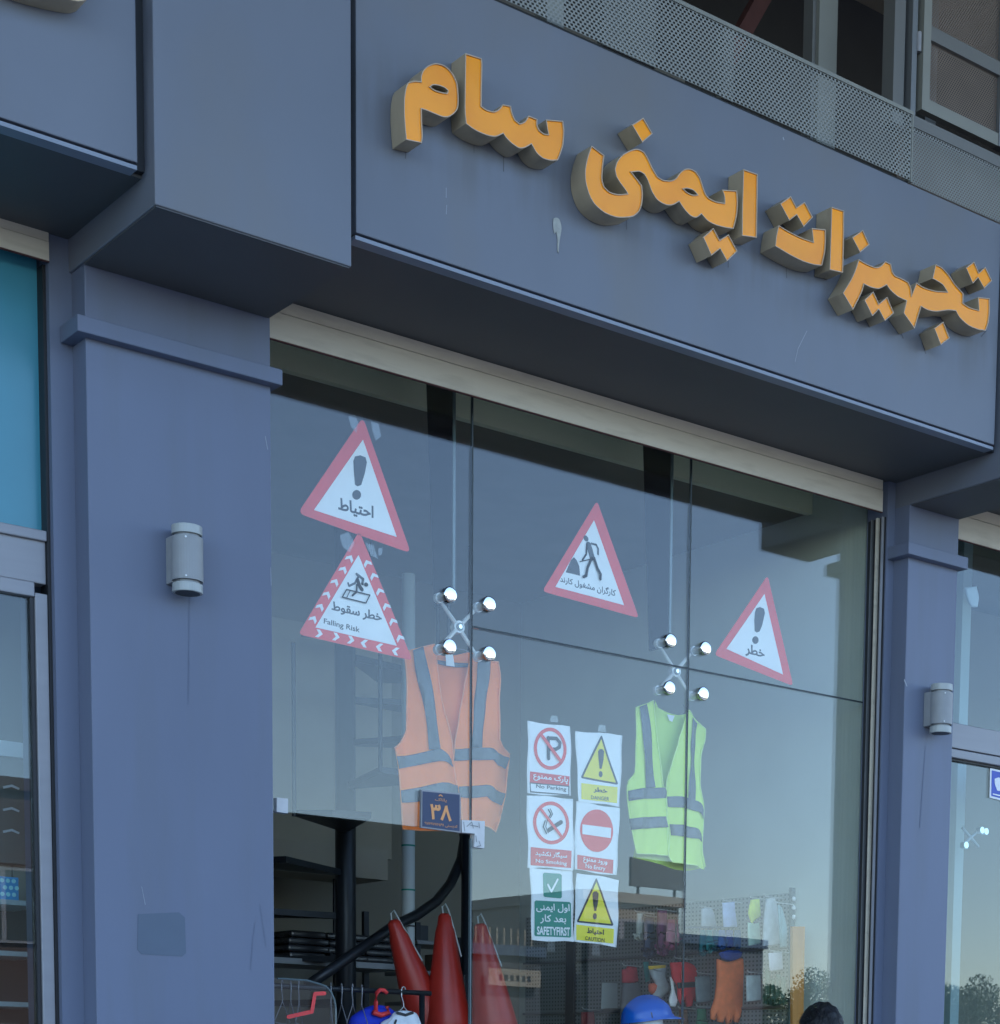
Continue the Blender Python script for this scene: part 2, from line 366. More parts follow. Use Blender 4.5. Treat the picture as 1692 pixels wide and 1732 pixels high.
def text2d(t, bold=.012):
    """letter outlines as filled polygons; every contour is filled by itself, so crossing strokes stay solid"""
    if (t, bold) in _tc: return _tc[(t, bold)]
    sx = shape_ar(t) if any(c in AR for c in t) else t
    c = bpy.data.curves.new('lettering', 'FONT'); c.body = sx; c.resolution_u = 3; c.fill_mode = 'NONE'
    o = bpy.data.objects.new('lettering', c); S.collection.objects.link(o)
    me = bpy.data.meshes.new_from_object(o.evaluated_get(bpy.context.evaluated_depsgraph_get()))
    co = [Vector((v.co.x, v.co.y)) for v in me.vertices]; nb = {}
    for e in me.edges:
        a, b = e.vertices; nb.setdefault(a, []).append(b); nb.setdefault(b, []).append(a)
    bpy.data.objects.remove(o); bpy.data.curves.remove(c)
    if me.polygons: raise RuntimeError('filled text')
    seen = set(); loops = []
    for st in sorted(nb):
        if st in seen: continue
        lp = [st]; seen.add(st); prev, cur = None, st
        while True:
            nx = [k for k in nb[cur] if k != prev and (k not in seen)]
            if not nx: break
            k = min(nx, key=lambda q: abs(q-cur)); lp.append(k); seen.add(k); prev, cur = cur, k
        r = []
        for i in lp:
            if not r or (co[i]-r[-1]).length > 1e-4: r.append(co[i])
        if len(r) > 2: loops.append(r)
    bpy.data.meshes.remove(me)
    big = max(loops, key=lambda r: abs(area(r))); sg = 1 if area(big) < 0 else -1
    rings = [inset(r, bold*sg) for r in loops]      # bolder: every contour moves away from its filled side
    pts = []; eds = []
    for g in rings:
        n = len(pts); pts += g; eds += [(n+i, n+(i+1) % len(g)) for i in range(len(g))]
    vs, _, tri = delaunay_2d_cdt(pts, eds, [], 0, 1e-5)[:3]
    A = np.array([tuple(pts[i]) for i, j in eds]); Bp = np.array([tuple(pts[j]) for i, j in eds])
    fs = []
    for q in tri:                                   # keep the triangles the contours wind round
        cx = sum(vs[i].x for i in q)/3; cy = sum(vs[i].y for i in q)/3
        left = (Bp[:,0]-A[:,0])*(cy-A[:,1])-(cx-A[:,0])*(Bp[:,1]-A[:,1])
        wn = ((A[:,1] <= cy)&(Bp[:,1] > cy)&(left > 0)).sum()-((A[:,1] > cy)&(Bp[:,1] <= cy)&(left < 0)).sum()
        if wn: fs.append(tuple(q))
    used = sorted({i for f in fs for i in f}); mp_ = {k: n for n, k in enumerate(used)}
    vs = [vs[k] for k in used]; fs = [tuple(mp_[i] for i in f) for f in fs]
    x0 = min(v.x for v in vs); x1 = max(v.x for v in vs); y0 = min(v.y for v in vs); y1 = max(v.y for v in vs)
    vs = [((v.x-x0)/(x1-x0), (v.y-y0)/(y1-y0)) for v in vs]
    _tc[(t, bold)] = (vs, fs); return vs, fs
def quadmap(c, Y):
    """c: pixel corners top-left, top-right, bottom-right, bottom-left of a flat print in plane Y"""
    tl, tr, br, bl = [gp(x, y, Y) for x, y in c]
    return lambda u, v: (bl*(1-u)+br*u)*(1-v)+(tl*(1-u)+tr*u)*v
def lettering(t, c, Y, mt, parent, disp=None, bold=.012, name='lettering'):
    vs, fs = text2d(t, bold); q = quadmap(c, Y); out = []
    for u, v in vs:
        p = q(u, v)
        if disp: p.y += disp(p.x, p.z)
        out.append(p)
    return mobj(name, out, fs, mt, parent)
def strokes(lst, Y, mt, parent, name='symbol', disp=None, step=.0002, back=.0):
    """round-ended pen strokes [(pixel points, pixel width)]"""
    vs = []; fs = []; k = 0
    for pts, wd in lst:
        P = [gp(x, y, Y) for x, y in pts]; hw = (gp(pts[0][0]+wd/2, pts[0][1], Y)-P[0]).length*.86
        for a, b in zip(P[:-1], P[1:]):
            d = (b-a); d.y = 0
            if d.length < 1e-6: continue
            d.normalize(); n = Vector((-d.z, 0, d.x))*hw; o = Vector((0, -k*step, 0)); k += 1
            i = len(vs); vs += [a-n+o, b-n+o, b+n+o, a+n+o]; fs.append((i, i+1, i+2, i+3))
        for a in P:
            o = Vector((0, -k*step, 0)); k += 1; i = len(vs)
            vs += [a+o+Vector((math.cos(t), 0, math.sin(t)))*hw for t in [math.pi*j/5 for j in range(10)]]
            fs.append(tuple(range(i, i+10)))
    if disp:
        for v in vs: v.y += disp(v.x, v.z)
    return mobj(name, vs, fs, mt, parent)
def zc(pts, ox, oy, s): return [(ox+x/s, oy+y/s) for x, y in pts]
def rnd_tri(c, r):
    """triangle outline with rounded corners (pixels)"""
    out = []
    for i in range(3):
        p = Vector(c[i]); a = Vector(c[i-1])-p; b = Vector(c[(i+1)%3])-p
        a.normalize(); b.normalize()
        for t in (0, .25, .5, .75, 1):
            q = (p+a*r)*(1-t)**2 + p*2*t*(1-t) + (p+b*r)*t**2; out.append((q.x, q.y))
    return out
def ellipse(cx, cy, rx, ry, n=36, sk=0): return [(cx+rx*math.cos(2*math.pi*i/n), cy+ry*math.sin(2*math.pi*i/n)+sk*math.cos(2*math.pi*i/n)) for i in range(n)]

# ================================================================== ground and street
struct(box('ground', -400, 500, -600, 300, -.6, -.125, M['asphalt']))
struct(box('road', -120, 160, -16, 1.6, -.124, -.12, M['asphalt']))
struct(box('pavement', -60, 80, 1.75, 6.9, -.12, 0.0, M['pave']))
struct(box('kerb', -60, 80, 1.6, 1.748, -.12, .004, M['kerb']))
struct(box('far_pavement', -60, 90, -20, -16, -.12, 0.0, M['pave']))
rl = MB()
for k in range(16): rl.box(-40+k*8, -36.5+k*8, -7.3, -7.15, -.12, -.116)
o = rl.build('road_line', M['line']); struct(o)

# ================================================================== the shop building
GF = 7.0                                  # front face of the shop glass
B = thing('shop_building', 'two storey shop building clad in blue grey panels, with boxed fascia and pilasters', 'building', (5, 7, 0))
ZS, ZB = 4.383, 4.266
# fascias
def fascia(x0, x1, z1, lz=ZS):
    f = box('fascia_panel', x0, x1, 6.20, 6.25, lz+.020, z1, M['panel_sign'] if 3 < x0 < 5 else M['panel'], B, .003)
    box('trim_lip', x0, x1, 6.206, 6.26, lz, lz+.013, M['lip'], f)
    box('joint_gasket', x0, x1, 6.222, 6.25, lz+.013, lz+.020, M['black'], f)
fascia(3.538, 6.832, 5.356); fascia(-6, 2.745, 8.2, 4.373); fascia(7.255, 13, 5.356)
box('soffit', 3.495, 6.87, 6.262, 7.0, ZS+.003, ZS+.05, M['soffit'], B)
box('soffit', -6, 2.79, 6.262, 7.0, 4.376, 4.42, M['soffit'], B)
box('soffit', 7.21, 13, 6.262, 7.0, ZS+.003, ZS+.05, M['soffit'], B)
box('pier_box', 2.784, 3.497, 6.16, 6.90, ZB, 8.2, M['panel'], B, .004)
box('pier_box', 6.869, 7.216, 6.16, 6.90, ZB, 5.35, M['panel'], B, .004)
for x0, x1 in ((2.790, 3.491), (6.875, 7.210)):
    box('underside_shade', x0, x1, 6.166, 6.757, ZB-.004, ZB-.0005, M['soffit'], B)  # darker sheet under the pier panel, its shade put into the colour
for x0, x1, z1 in ((2.745, 2.784, 8.2), (3.497, 3.538, 5.35), (6.832, 6.869, 5.35), (7.216, 7.255, 5.35)):
    box('shadow_gap', x0, x1, 6.235, 6.262, ZS+.004, z1, M['black'], B)
box('upper_wall', 3.538, 3.62, 6.30, 7.3, 5.36, 8.2, M['panel'], B)
# pilasters with their ledge moulding
for x0, x1 in ((2.794, 3.4975), (6.867, 7.213)):
    p = box('pilaster', x0, x1, 6.76, 7.25, 0, ZB+.002, M['panel2'], B, .004)
    q = MB().box(x0-.046, x1+.026, 6.715, 6.87, 4.022, 4.078)
    q.build('ledge_moulding', M['panel2'], p, bevel=.003)
    if x0 < 3:
        pr = plane_ring([(234, 1546), (303, 1543), (313, 1552), (315, 1612), (308, 1618), (240, 1614), (233, 1606)], 6.7585)
        prism('painted_patch', [pr], 6.7585, 6.7598, M['patch'], p)
# jambs beside the pilasters
box('jamb', 2.712, 2.7935, 6.872, 7.2, 0, 4.38, M['panel2'], B)
box('jamb', 6.815, 6.8665, 6.858, 6.996, 0, ZS+.002, M['panel2'], B)
box('jamb', 7.2135, 7.235, 6.872, 7.2, 0, ZS+.002, M['panel2'], B)
box('jamb', 3.4978, 3.56, 6.90, 7.2, 0, ZS+.002, M['panel2'], B)
# upper storey: dark rooms, frames, sill
up = MB().box(3.62, 13, 9.0, 9.1, 5.36, 8.2).box(3.62, 13, 6.7, 9.0, 5.2, 5.33)
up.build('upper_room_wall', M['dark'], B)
uw = box('window_frame', 6.042, 6.15, 6.58, 6.66, 5.6, 8.0, M['frame_l'], B)
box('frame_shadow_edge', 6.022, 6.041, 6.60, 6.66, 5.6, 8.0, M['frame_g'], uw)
box('window_frame', 6.63, 6.70, 6.50, 6.60, 5.6, 8.0, M['alu_dark'], B)
box('window_frame', 3.62, 6.63, 6.59, 6.66, 5.52, 5.60, M['frame_l'], B)
box('window_frame', 4.6, 4.68, 6.58, 6.66, 5.6, 8.0, M['frame_l'], B)
a, b = gp(1252, 62, 7.3), gp(1295, -15, 7.3)
MB().cyl(a+(a-b)*.6, b+(b-a)*.8, .05, n=4).build('diagonal_brace', M['rust'], B)
box('interior_beam', 3.7, 6.6, 8.2, 8.4, 6.45, 6.62, M['frame_g'], B)
# canopy roof and shell
box('canopy_roof', -8, 16, 1.1, 7.3, 7.95, 8.15, M['bld'], B)
sh = MB().box(-8, 16, 13.9, 14, 0, 8.2).box(-8, 16, 7.3, 14, 8.0, 8.2).box(-8.1, -8, 6.3, 14, 0, 8.2).box(16, 16.1, 6.3, 14, 0, 8.2)
sh.build('outer_wall', M['bld'], B)
box('floor_slab', -8, 16, 7.46, 13.9, 4.95, 5.2, M['ceil'], B)

# balcony parapet of perforated metal
def perforated(name, x0, x1, z0, z1, Y, px, pz, mt, parent, k=.56, vert=False):
    nx = int((x1-x0)/px); nz = int((z1-z0)/pz); px = (x1-x0)/nx; pz = (z1-z0)/nz; vs = []; fs = []
    for j in range(nz):
        for i in range(-1, nx):
            ox = x0+(i+(.5 if j % 2 else 0))*px; oz = z0+j*pz; a0 = max(ox, x0); a1 = min(ox+px, x1)
            if a1-a0 < px*.6: 
                if a1 > a0:
                    n = len(vs); vs += [(a0,Y,oz),(a1,Y,oz),(a1,Y,oz+pz),(a0,Y,oz+pz)]; fs.append((n,n+1,n+2,n+3))
                continue
            cx = ox+px/2; cz = oz+pz/2; hx = px*k/2; hz = pz*.66/2; n = len(vs)
            vs += [(a0,Y,oz),(a1,Y,oz),(a1,Y,oz+pz),(a0,Y,oz+pz),(cx-hx,Y,cz-hz),(cx+hx,Y,cz-hz),(cx+hx,Y,cz+hz),(cx-hx,Y,cz+hz)]
            fs += [(n,n+1,n+5,n+4),(n+1,n+2,n+6,n+5),(n+2,n+3,n+7,n+6),(n+3,n,n+4,n+7)]
    return mobj(name, vs, fs, mt, parent)
P = thing('balcony_parapet', 'long grey perforated metal parapet above the orange lettering', 'parapet', (4.9, 6.2, 5.37))
perforated('perforated_panel', 3.62, 6.244, 5.372, 5.636, 6.20, .0205, .0112, M['mesh'], P)
box('top_rail', 3.62, 6.244, 6.195, 6.225, 5.637, 5.652, M['frame_l'], P)
box('end_edge', 6.245, 6.253, 6.197, 6.24, 5.366, 5.652, M['frame_l'], P)
box('gap_shade', 3.62, 6.244, 6.215, 6.26, 5.357, 5.371, M['black'], P)  # black strip standing for the shade in the gap below the mesh
for a, b in ((4.60, 4.85), (5.188, 5.243), (3.9, 3.96)):
    box('post', a, b, 6.206, 6.25, 5.373, 5.636, M['frame_l'], P)
P2 = thing('balcony_parapet', 'short grey perforated parapet section under the shuttered window', 'parapet', (7, 6.22, 5.37))
perforated('perforated_panel', 6.262, 8.6, 5.372, 5.60, 6.215, .0165, .0095, M['mesh'], P2)
box('top_rail', 6.262, 8.6, 6.210, 6.24, 5.601, 5.648, M['frame_g'], P2)
box('gap_shade', 6.262, 8.6, 6.23, 6.26, 5.357, 5.371, M['black'], P2)  # gap shade below the short section, again as a black strip
box('backing', 6.262, 8.6, 6.30, 6.32, 5.372, 5.64, M['mesh_b'], P2)
# perforated shutter of the window at the right
W = thing('window_shutter', 'brown perforated window shutter in a grey metal frame at top right', 'shutter', (6.65, 6.3, 5.74))
for z0, z1 in ((5.80, 6.045), (6.105, 6.40), (6.46, 6.9), (6.96, 7.5)):
    perforated('perforated_panel', 6.446, 6.90, z0, z1, 6.315, .0125, .0088, M['mesh_b'], W, .5)
box('frame_stile', 6.40, 6.446, 6.295, 6.335, 5.745, 7.5, M['frame_l'], W)
box('frame_stile', 6.902, 6.95, 6.295, 6.335, 5.745, 7.5, M['alu_dark'], W)
for z0, z1 in ((5.745, 5.80), (6.045, 6.105), (6.40, 6.46), (6.90, 6.96)):
    box('frame_rail', 6.447, 6.90, 6.297, 6.333, z0+.001, z1-.001, M['frame_l'] if z0 < 5.8 else M['frame_g'], W)
box('hinge_post', 6.345, 6.375, 6.31, 6.36, 5.66, 7.5, M['alu_dark'], W)
box('hinge_post', 6.255, 6.32, 6.33, 6.40, 5.66, 7.5, M['frame_g'], W)
MB().cyl((6.385, 6.31, 5.98), (6.385, 6.31, 6.06), .012).build('hinge', M['alu'], W)

# ================================================================== shop interior shells (setting)
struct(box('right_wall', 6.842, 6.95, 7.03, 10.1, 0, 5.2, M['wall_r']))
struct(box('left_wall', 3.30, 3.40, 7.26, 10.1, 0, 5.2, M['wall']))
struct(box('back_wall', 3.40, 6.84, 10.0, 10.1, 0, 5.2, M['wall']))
struct(box('shop_floor', -6, 13, 7.0, 13.9, 0, .15, M['floor']))
struct(box('ceiling', 3.40, 6.84, 7.46, 10.0, 4.36, 4.42, M['ceil']))
struct(box('bulkhead', 3.40, 6.84, 7.42, 7.458, 4.352, 4.60, M['bulk']))
struct(box('lintel_cover', 3.30, 6.95, 7.03, 7.42, 4.52, 4.60, M['bulk']))

# ================================================================== shutter boxes
def shutter(x0, x1, z0, z1, Y, label):
    t = thing('shutter_box', label, 'shutter box', ((x0+x1)/2, Y, z0))
    box('front_plate', x0, x1, Y, Y+.006, z0, z0+(z1-z0)*.67, M['box'], t, .002)
    box('upper_plate', x0, x1, Y+.004, Y+.010, z0+(z1-z0)*.69, z1, M['box'], t)
    box('bottom_edge', x0, x1, Y+.001, Y+.012, z0-.004, z0-.0005, M['rust'], t)
shutter(3.50, 6.782, 4.236, 4.383, 6.858, 'long white roller shutter box across the top of the main shop window')
shutter(-2, 2.711, 4.282, 4.376, 6.86, 'white roller shutter box above the blue panel at the left edge')
shutter(7.236, 12, 4.212, 4.383, 6.86, 'white roller shutter box behind the right pilaster ledge')
rail = thing('shutter_rail', 'grooved black and white shutter guide rail at the right end of the glass', 'guide rail', (6.81, 6.92, 0))
box('channel', 6.8105, 6.8145, 6.866, 6.985, 0, 4.22, M['black'], rail)
for y, wd, k in ((6.874, .006, 'alu'), (6.905, .012, 'box'), (6.945, .006, 'alu_dark')):
    box('rib', 6.795, 6.8100, y, y+wd, 0, 4.22, M[k], rail)

# ================================================================== the glass front
SW = thing('shop_window', 'frameless glass shopfront with steel spider fittings and an open doorway', 'shop window', (5.2, 7, 0))
T = .012
def pane(x0, x1, z0, z1): box('glass_pane', x0, x1, GF, GF+T, z0, z1, G, SW)
pane(3.50, 4.534, 2.524, 4.46)
pane(4.542, 5.704, 3.3715, 4.46); pane(4.542, 5.704, .16, 3.3635)
pane(5.712, 6.838, 3.3715, 4.46); pane(5.712, 6.838, .16, 3.3635)
for x in (4.538, 5.708):
    box('joint_seal', x-.0035, x+.0035, GF+.001, GF+T-.001, .16 if x > 5 else 2.53, 4.46, M['seal'], SW)
box('joint_seal', 4.5425, 5.7035, GF+.001, GF+T-.001, 3.364, 3.371, M['seal'], SW)
box('joint_seal', 5.7125, 6.8375, GF+.001, GF+T-.001, 3.364, 3.371, M['seal'], SW)
box('glass_edge', 4.535, 4.5405, GF-.001, GF+T+.001, .16, 2.50, M['finedge'], SW)
for x in (4.538, 5.708):
    z0 = 3.49
    f = MB().add([(x-.005,7.147,z0),(x+.005,7.147,z0),(x+.005,7.29,z0),(x-.005,7.29,z0),
                  (x-.005,7.147,4.5),(x+.005,7.147,4.5),(x+.005,7.36,4.5),(x-.005,7.36,4.5)],
                 [(0,3,2,1),(4,5,6,7),(0,1,5,4),(1,2,6,5),(2,3,7,6),(3,0,4,7)]).build('support_fin', M['fin'], SW)
    box('polished_edge', x-.006, x+.006, 7.139, 7.1465, z0, 4.5, M['finedge'], f)
def spider(hub, discs, sc):
    h = gp(*hub, 7.10)
    s = MB().cyl(h+Vector((0,.02,0)), h-Vector((0,.012,0)), .026, n=18).build('spider_fitting', M['steel2'], SW)
    MB().cyl(h-Vector((0,.0125,0)), h-Vector((0,.017,0)), .016, n=18).build('hub_ring', M['alu_dark'], s)
    MB().cyl(h-Vector((0,.0175,0)), h-Vector((0,.021,0)), .009, n=14).build('hub_bolt', M['steel'], s)
    for d in discs:
        c = gp(*d, 6.985); e = Vector((c.x, 7.07, c.z))
        n = 28; prof = [(0.0301, .012), (.031, .003), (.0295, .0006), (.027, -.0003), (.014, -.0008), (0.0005, -.0009)]
        vs = [Vector((c.x+r*math.cos(2*math.pi*k/n), 6.985+y, c.z+r*math.sin(2*math.pi*k/n))) for r, y in prof for k in range(n)]
        fs = [(i*n+k, i*n+(k+1)%n, (i+1)*n+(k+1)%n, (i+1)*n+k) for i in range(len(prof)-1) for k in range(n)]
        mobj('disc', vs, fs, M['steel'], s, True)
        MB().cyl(Vector((c.x, 7.014, c.z)), e, .017, n=16).cyl(e, e+Vector((0,.018,0)), .021, .021, n=16).build('collar', M['steel2'], s, False)
        v = (e-h).normalized(); MB().cyl(h+v*.022, e+Vector((0,.01,0))-v*.018, .0095, .0075, n=8).build('arm', M['steel2'], s)
spider((775, 1061), [(763, 1005), (829, 1021), (762, 1093), (829, 1105)], 1)
spider((1142, 1136), [(1136, 1083), (1195, 1096), (1134, 1163), (1191, 1173)], 1)
M['clamp'] = mat('clamp_cover', (.62,.62,.62), .5, 0, .06, 20)
c1 = prism('glass_clamp', [plane_ring([(468,1349),(487,1351),(487,1376),(468,1373)], 6.99, False)], 6.988, 7.024, M['clamp'], SW)
c2 = prism('glass_clamp', [plane_ring([(781,1387),(820,1389),(819,1435),(802,1433),(803,1410),(781,1408)], 6.99, False)], 6.988, 7.024, M['clamp'], SW)
strokes([(zc(p,460,1060,3.845), 1.1) for p in ([(1248,1270),(1255,1330)],[(1268,1300),(1300,1270),(1310,1310)],[(1290,1290),(1340,1300)],[(1345,1275),(1350,1310)],[(1325,1360),(1330,1400)],[(1345,1395),(1355,1425),(1330,1430)])], 6.987, M['alu_dark'], c2, 'scribble')

# ================================================================== orange channel lettering
SG = thing('shop_sign', 'orange boxed Persian channel letters across the blue grey fascia', 'shop sign', gp(1180, 330, 6.2))
LD = .094
def letter(px, o, parent, holes=(), lim=34, facemat='face', z=None):
    out = plane_ring(zc(px, *o), 6.2-LD, True, lim)
    if area(out) < 0: out = out[::-1]
    hs = []
    for h in holes:
        r = plane_ring(zc(h, *o), 6.2-LD, True, 60)
        if area(r) > 0: r = r[::-1]
        hs.append(r)
    Y0, Y1 = 6.2-LD, 6.197
    rin = inset(out, .0030); hin = [inset(h, .003) for h in hs]
    s = MB()
    for r, ri in [(out, rin)]+list(zip(hs, hin)):
        n = len(r)
        vs = [(p.x,Y1,p.y) for p in r]+[(p.x,Y0,p.y) for p in r]
        s.add(vs, [(i,(i+1)%n,n+(i+1)%n,n+i) for i in range(n)])
    body = s.build('letter', M['ret'], parent, True); 
    body.data.polygons.foreach_set('use_smooth', [True]*len(body.data.polygons))
    e = body.modifiers.new('edge', 'EDGE_SPLIT'); e.split_angle = R(32)
    rm = MB()
    for r, ri in [(out, rin)]+list(zip(hs, hin)):
        n = len(r)
        rm.add([(p.x,Y0,p.y) for p in r]+[(p.x,Y0,p.y) for p in ri]+[(p.x,Y0+.006,p.y) for p in ri],
               [(i,(i+1)%n,n+(i+1)%n,n+i) for i in range(n)]+[(n+i,n+(i+1)%n,2*n+(i+1)%n,2*n+i) for i in range(n)])
    rm.build('rim', M['rim'], body)
    rings = [rin]+hin; pts = [p for r in rings for p in r]
    fs = []
    for t in tess(rings):
        a, b, c = (pts[i] for i in t)
        if (b.x-a.x)*(c.y-a.y)-(b.y-a.y)*(c.x-a.x) < 0: t = t[::-1]
        fs.append(t)
    mobj('face', [(p.x, Y0+.0055, p.y) for p in pts], fs, M[facemat], body)
z2 = (640, 60, 4.0286); z3 = (940, 180, 4.23); z4 = (1280, 320, 4.1068)
letter([(205,318),(250,308),(292,312),(292,280),(305,240),(340,205),(390,188),(440,198),(480,225),(515,270),(540,330),(548,420),(545,490),(520,530),(480,555),(440,555),(400,540),(340,515),(298,500),(300,600),(304,690),(298,733),(245,722),(190,710),(182,620),(176,520),(178,420),(190,350)], z2, SG,
       [[(358,350),(375,338),(410,340),(450,355),(475,375),(470,390),(430,385),(385,370)]])
letter([(595,120),(705,155),(710,200),(707,350),(705,480),(740,505),(790,517),(825,500),(850,468),(905,480),(915,530),(935,575),(965,600),(1000,585),(1025,545),(1085,570),(1085,610),(1100,645),(1130,668),(1160,672),(1150,620),(1145,572),(1260,582),(1268,650),(1262,740),(1245,800),(1225,850),(1180,853),(1125,838),(1080,800),(1045,740),(1000,765),(960,768),(910,735),(875,700),(852,668),(800,690),(740,680),(660,645),(598,600),(590,500),(592,300)], z2, SG)
letter([(628,80),(695,195),(622,258),(548,132)], z3, SG)
letter([(258,280),(350,350),(340,430),(335,520),(350,575),(390,612),(450,628),(515,622),(495,590),(465,550),(435,500),(425,450),(440,395),(480,345),(540,312),(590,303),(635,325),(665,375),(695,440),(730,500),(770,525),(820,530),(860,515),(890,475),(925,448),(965,445),(1005,465),(1035,510),(1055,570),(1075,625),(1100,655),(1150,680),(1210,690),(1208,640),(1192,595),(1298,602),(1305,680),(1298,780),(1275,875),(1220,868),(1150,850),(1090,820),(1045,770),(1010,795),(970,785),(925,740),(885,680),(840,705),(790,705),(730,670),(690,610),(660,530),(635,485),(600,466),(545,470),(585,520),(618,565),(625,630),(618,700),(600,750),(560,785),(500,795),(430,792),(350,760),(280,700),(240,630),(215,540),(212,450),(230,360)], z3, SG,
       [[(918,590),(945,587),(985,600),(1015,630),(985,632),(945,615)]])
letter([(1345,448),(1447,485),(1445,650),(1440,940),(1335,925),(1337,700)], z3, SG)
letter([(1130,870),(1175,955),(1238,915),(1302,1035),(1228,1108),(1178,1018),(1115,1068),(1057,935)], z3, SG)
letter([(238,48),(278,125),(335,88),(392,195),(328,262),(280,178),(228,218),(165,100)], z4, SG)
letter([(155,250),(220,290),(310,335),(395,365),(385,270),(480,280),(482,350),(475,440),(455,530),(400,525),(320,500),(230,455),(130,395),(138,320)], z4, SG)
letter([(522,122),(608,150),(607,350),(600,580),(508,560),(515,350)], z4, SG)
letter([(738,283),(785,385),(720,440),(665,335)], z4, SG)
letter([(710,485),(760,515),(820,540),(860,535),(895,500),(935,520),(945,570),(965,600),(1010,620),(1055,645),(1075,690),(1078,738),(1112,648),(1160,680),(1240,705),(1325,712),(1290,660),(1222,620),(1245,520),(1290,545),(1340,600),(1380,660),(1438,725),(1435,790),(1480,820),(1545,840),(1540,750),(1620,758),(1620,850),(1610,930),(1592,982),(1540,975),(1470,945),(1410,890),(1385,845),(1330,840),(1250,850),(1190,840),(1145,815),(1125,880),(1098,968),(1022,860),(1042,775),(980,745),(930,700),(905,665),(850,692),(790,680),(748,660),(730,720),(685,810),(670,838),(600,720),(660,620),(690,550)], z4, SG)
letter([(812,710),(850,795),(908,748),(955,860),(892,915),(850,835),(805,882),(750,770)], z4, SG)
letter([(1512,503),(1545,580),(1590,540),(1636,635),(1582,690),(1540,615),(1503,655),(1455,545)], z4, SG)
letter([(1298,920),(1342,1035),(1280,1082),(1235,965)], z4, SG)
SG2 = thing('shop_sign', 'yellow edged letter of the neighbouring sign cut off at the top left corner', 'shop sign', gp(60, -20, 6.2))
letter([(-60,-98),(40,-74),(62,-44),(95,-30),(120,-32),(134,-60),(160,-60),(148,-1),(132,2),(90,-6),(40,-20),(-10,-42),(-50,-70)], (0,0,1), SG2, (), 34, 'yface')
o = puffy('plaster_splash', [(936,371),(941,368),(947,372),(950,386),(948,400),(946,414),(945,428),(943,424),(943,404),(941,392),(938,396),(936,386)], 6.198, .004, M['drop'])
tag(o, 'dried white splash on the fascia under the orange lettering', 'splash')

def marks(lst, *a):
    for k in lst: strokes([k], *a)
M['grime_shade'] = mat('dark_grime', (.075,.075,.08), .7, 0, .2, 20)
M['grime_shade2'] = mat('faint_grime', (.116,.137,.199), .6, 0, .1, 20)
M['scratch'] = mat('pale_scratch', (.30,.32,.36), .6, 0, .1, 20)
_fp = [o for o in B.children if o.name.startswith('fascia_panel') and 'fascia' in o.name][0]
marks([([(802,226),(802,258)],1.3),([(852,258),(852,290)],1.4),([(687,250),(686,268)],1.3),([(1060,372),(1060,388)],1.2),([(1232,440),(1232,452)],1.3),([(1437,512),(1441,530)],1.8),([(1518,548),(1528,572)],1.3),([(1560,580),(1566,598)],1.3),([(1668,560),(1660,569)],1.2),([(1330,452),(1331,470)],1.2)], 6.1993, M['grime_shade'], _fp, 'drip_mark')
marks([([(755,318),(755,334)],1.1),([(756,347),(755,362)],1.1),([(1325,233),(1326,236)],2),([(1365,560),(1350,590),(1345,612)],1)], 6.1993, M['scratch'], _fp, 'scratch')
_pl = [o for o in B.children if o.name.startswith('pilaster')]
marks([([(321,1010),(320,1090),(319,1190)],1.6),([(432,1560),(428,1590),(424,1640)],1.3),([(440,1530),(450,1600)],1.1)], 6.7588, M['grime_shade2'], _pl[0], 'grime_streak')
marks([([(449,738),(453,760)],1.3),([(458,960),(459,990)],1.2),([(240,1500),(246,1530)],1.0)], 6.7586, M['scratch'], _pl[0], 'scratch')
marks([([(1566,1262),(1561,1330),(1556,1400)],1.4)], 6.7588, M['grime_shade2'], _pl[1], 'grime_streak')
marks([([(1530,1150),(1534,1160)],2)], 6.7586, M['scratch'], _pl[1], 'scratch')

# ================================================================== wall lamps
def wall_lamp(x, z0, z1, label):
    y = 6.69; t = thing('wall_lamp', label, 'wall lamp', (x, 6.76, z0), 'cylindrical wall lamps on the pilasters')
    r = .056; h = z1-z0; a = z0+h*.16; b = z1-h*.16
    MB().box(x-.05, x+.04, y+.02, 6.7598, a-.002, b+.002).build('back_plate', M['lamp'], t, bevel=.003)
    MB().cyl((x,y,a+.003), (x,y,b-.003), r, n=36).build('body', M['lamp'], t, bevel=.0015)
    for p, q in ((z0, a-.006), (b+.006, z1)):
        c = MB().cyl((x,y,p), (x,y,q), r*.96, n=36).build('end_cap', M['lens'], t, bevel=.002)
    for q in (a-.007, b-.004): MB().cyl((x,y,q), (x,y,q+.011), r*.8, n=24).build('neck', M['alu_dark'], t)
    for zz_ in (a+.012, b-.012): MB().cyl((x-.028,y-.0485,zz_), (x-.029,y-.0525,zz_), .0035, n=10).build('screw', M['steel2'], t)
    MB().cyl((x,y,z0-.001), (x,y,z0+.002), r*.78, n=24).build('lens', M['iron'], t)
wall_lamp(3.128, 3.208, 3.44, 'grey cylindrical wall lamp on the wide left pilaster')
wall_lamp(7.05, 3.208, 3.44, 'grey cylindrical wall lamp on the narrow right pilaster')

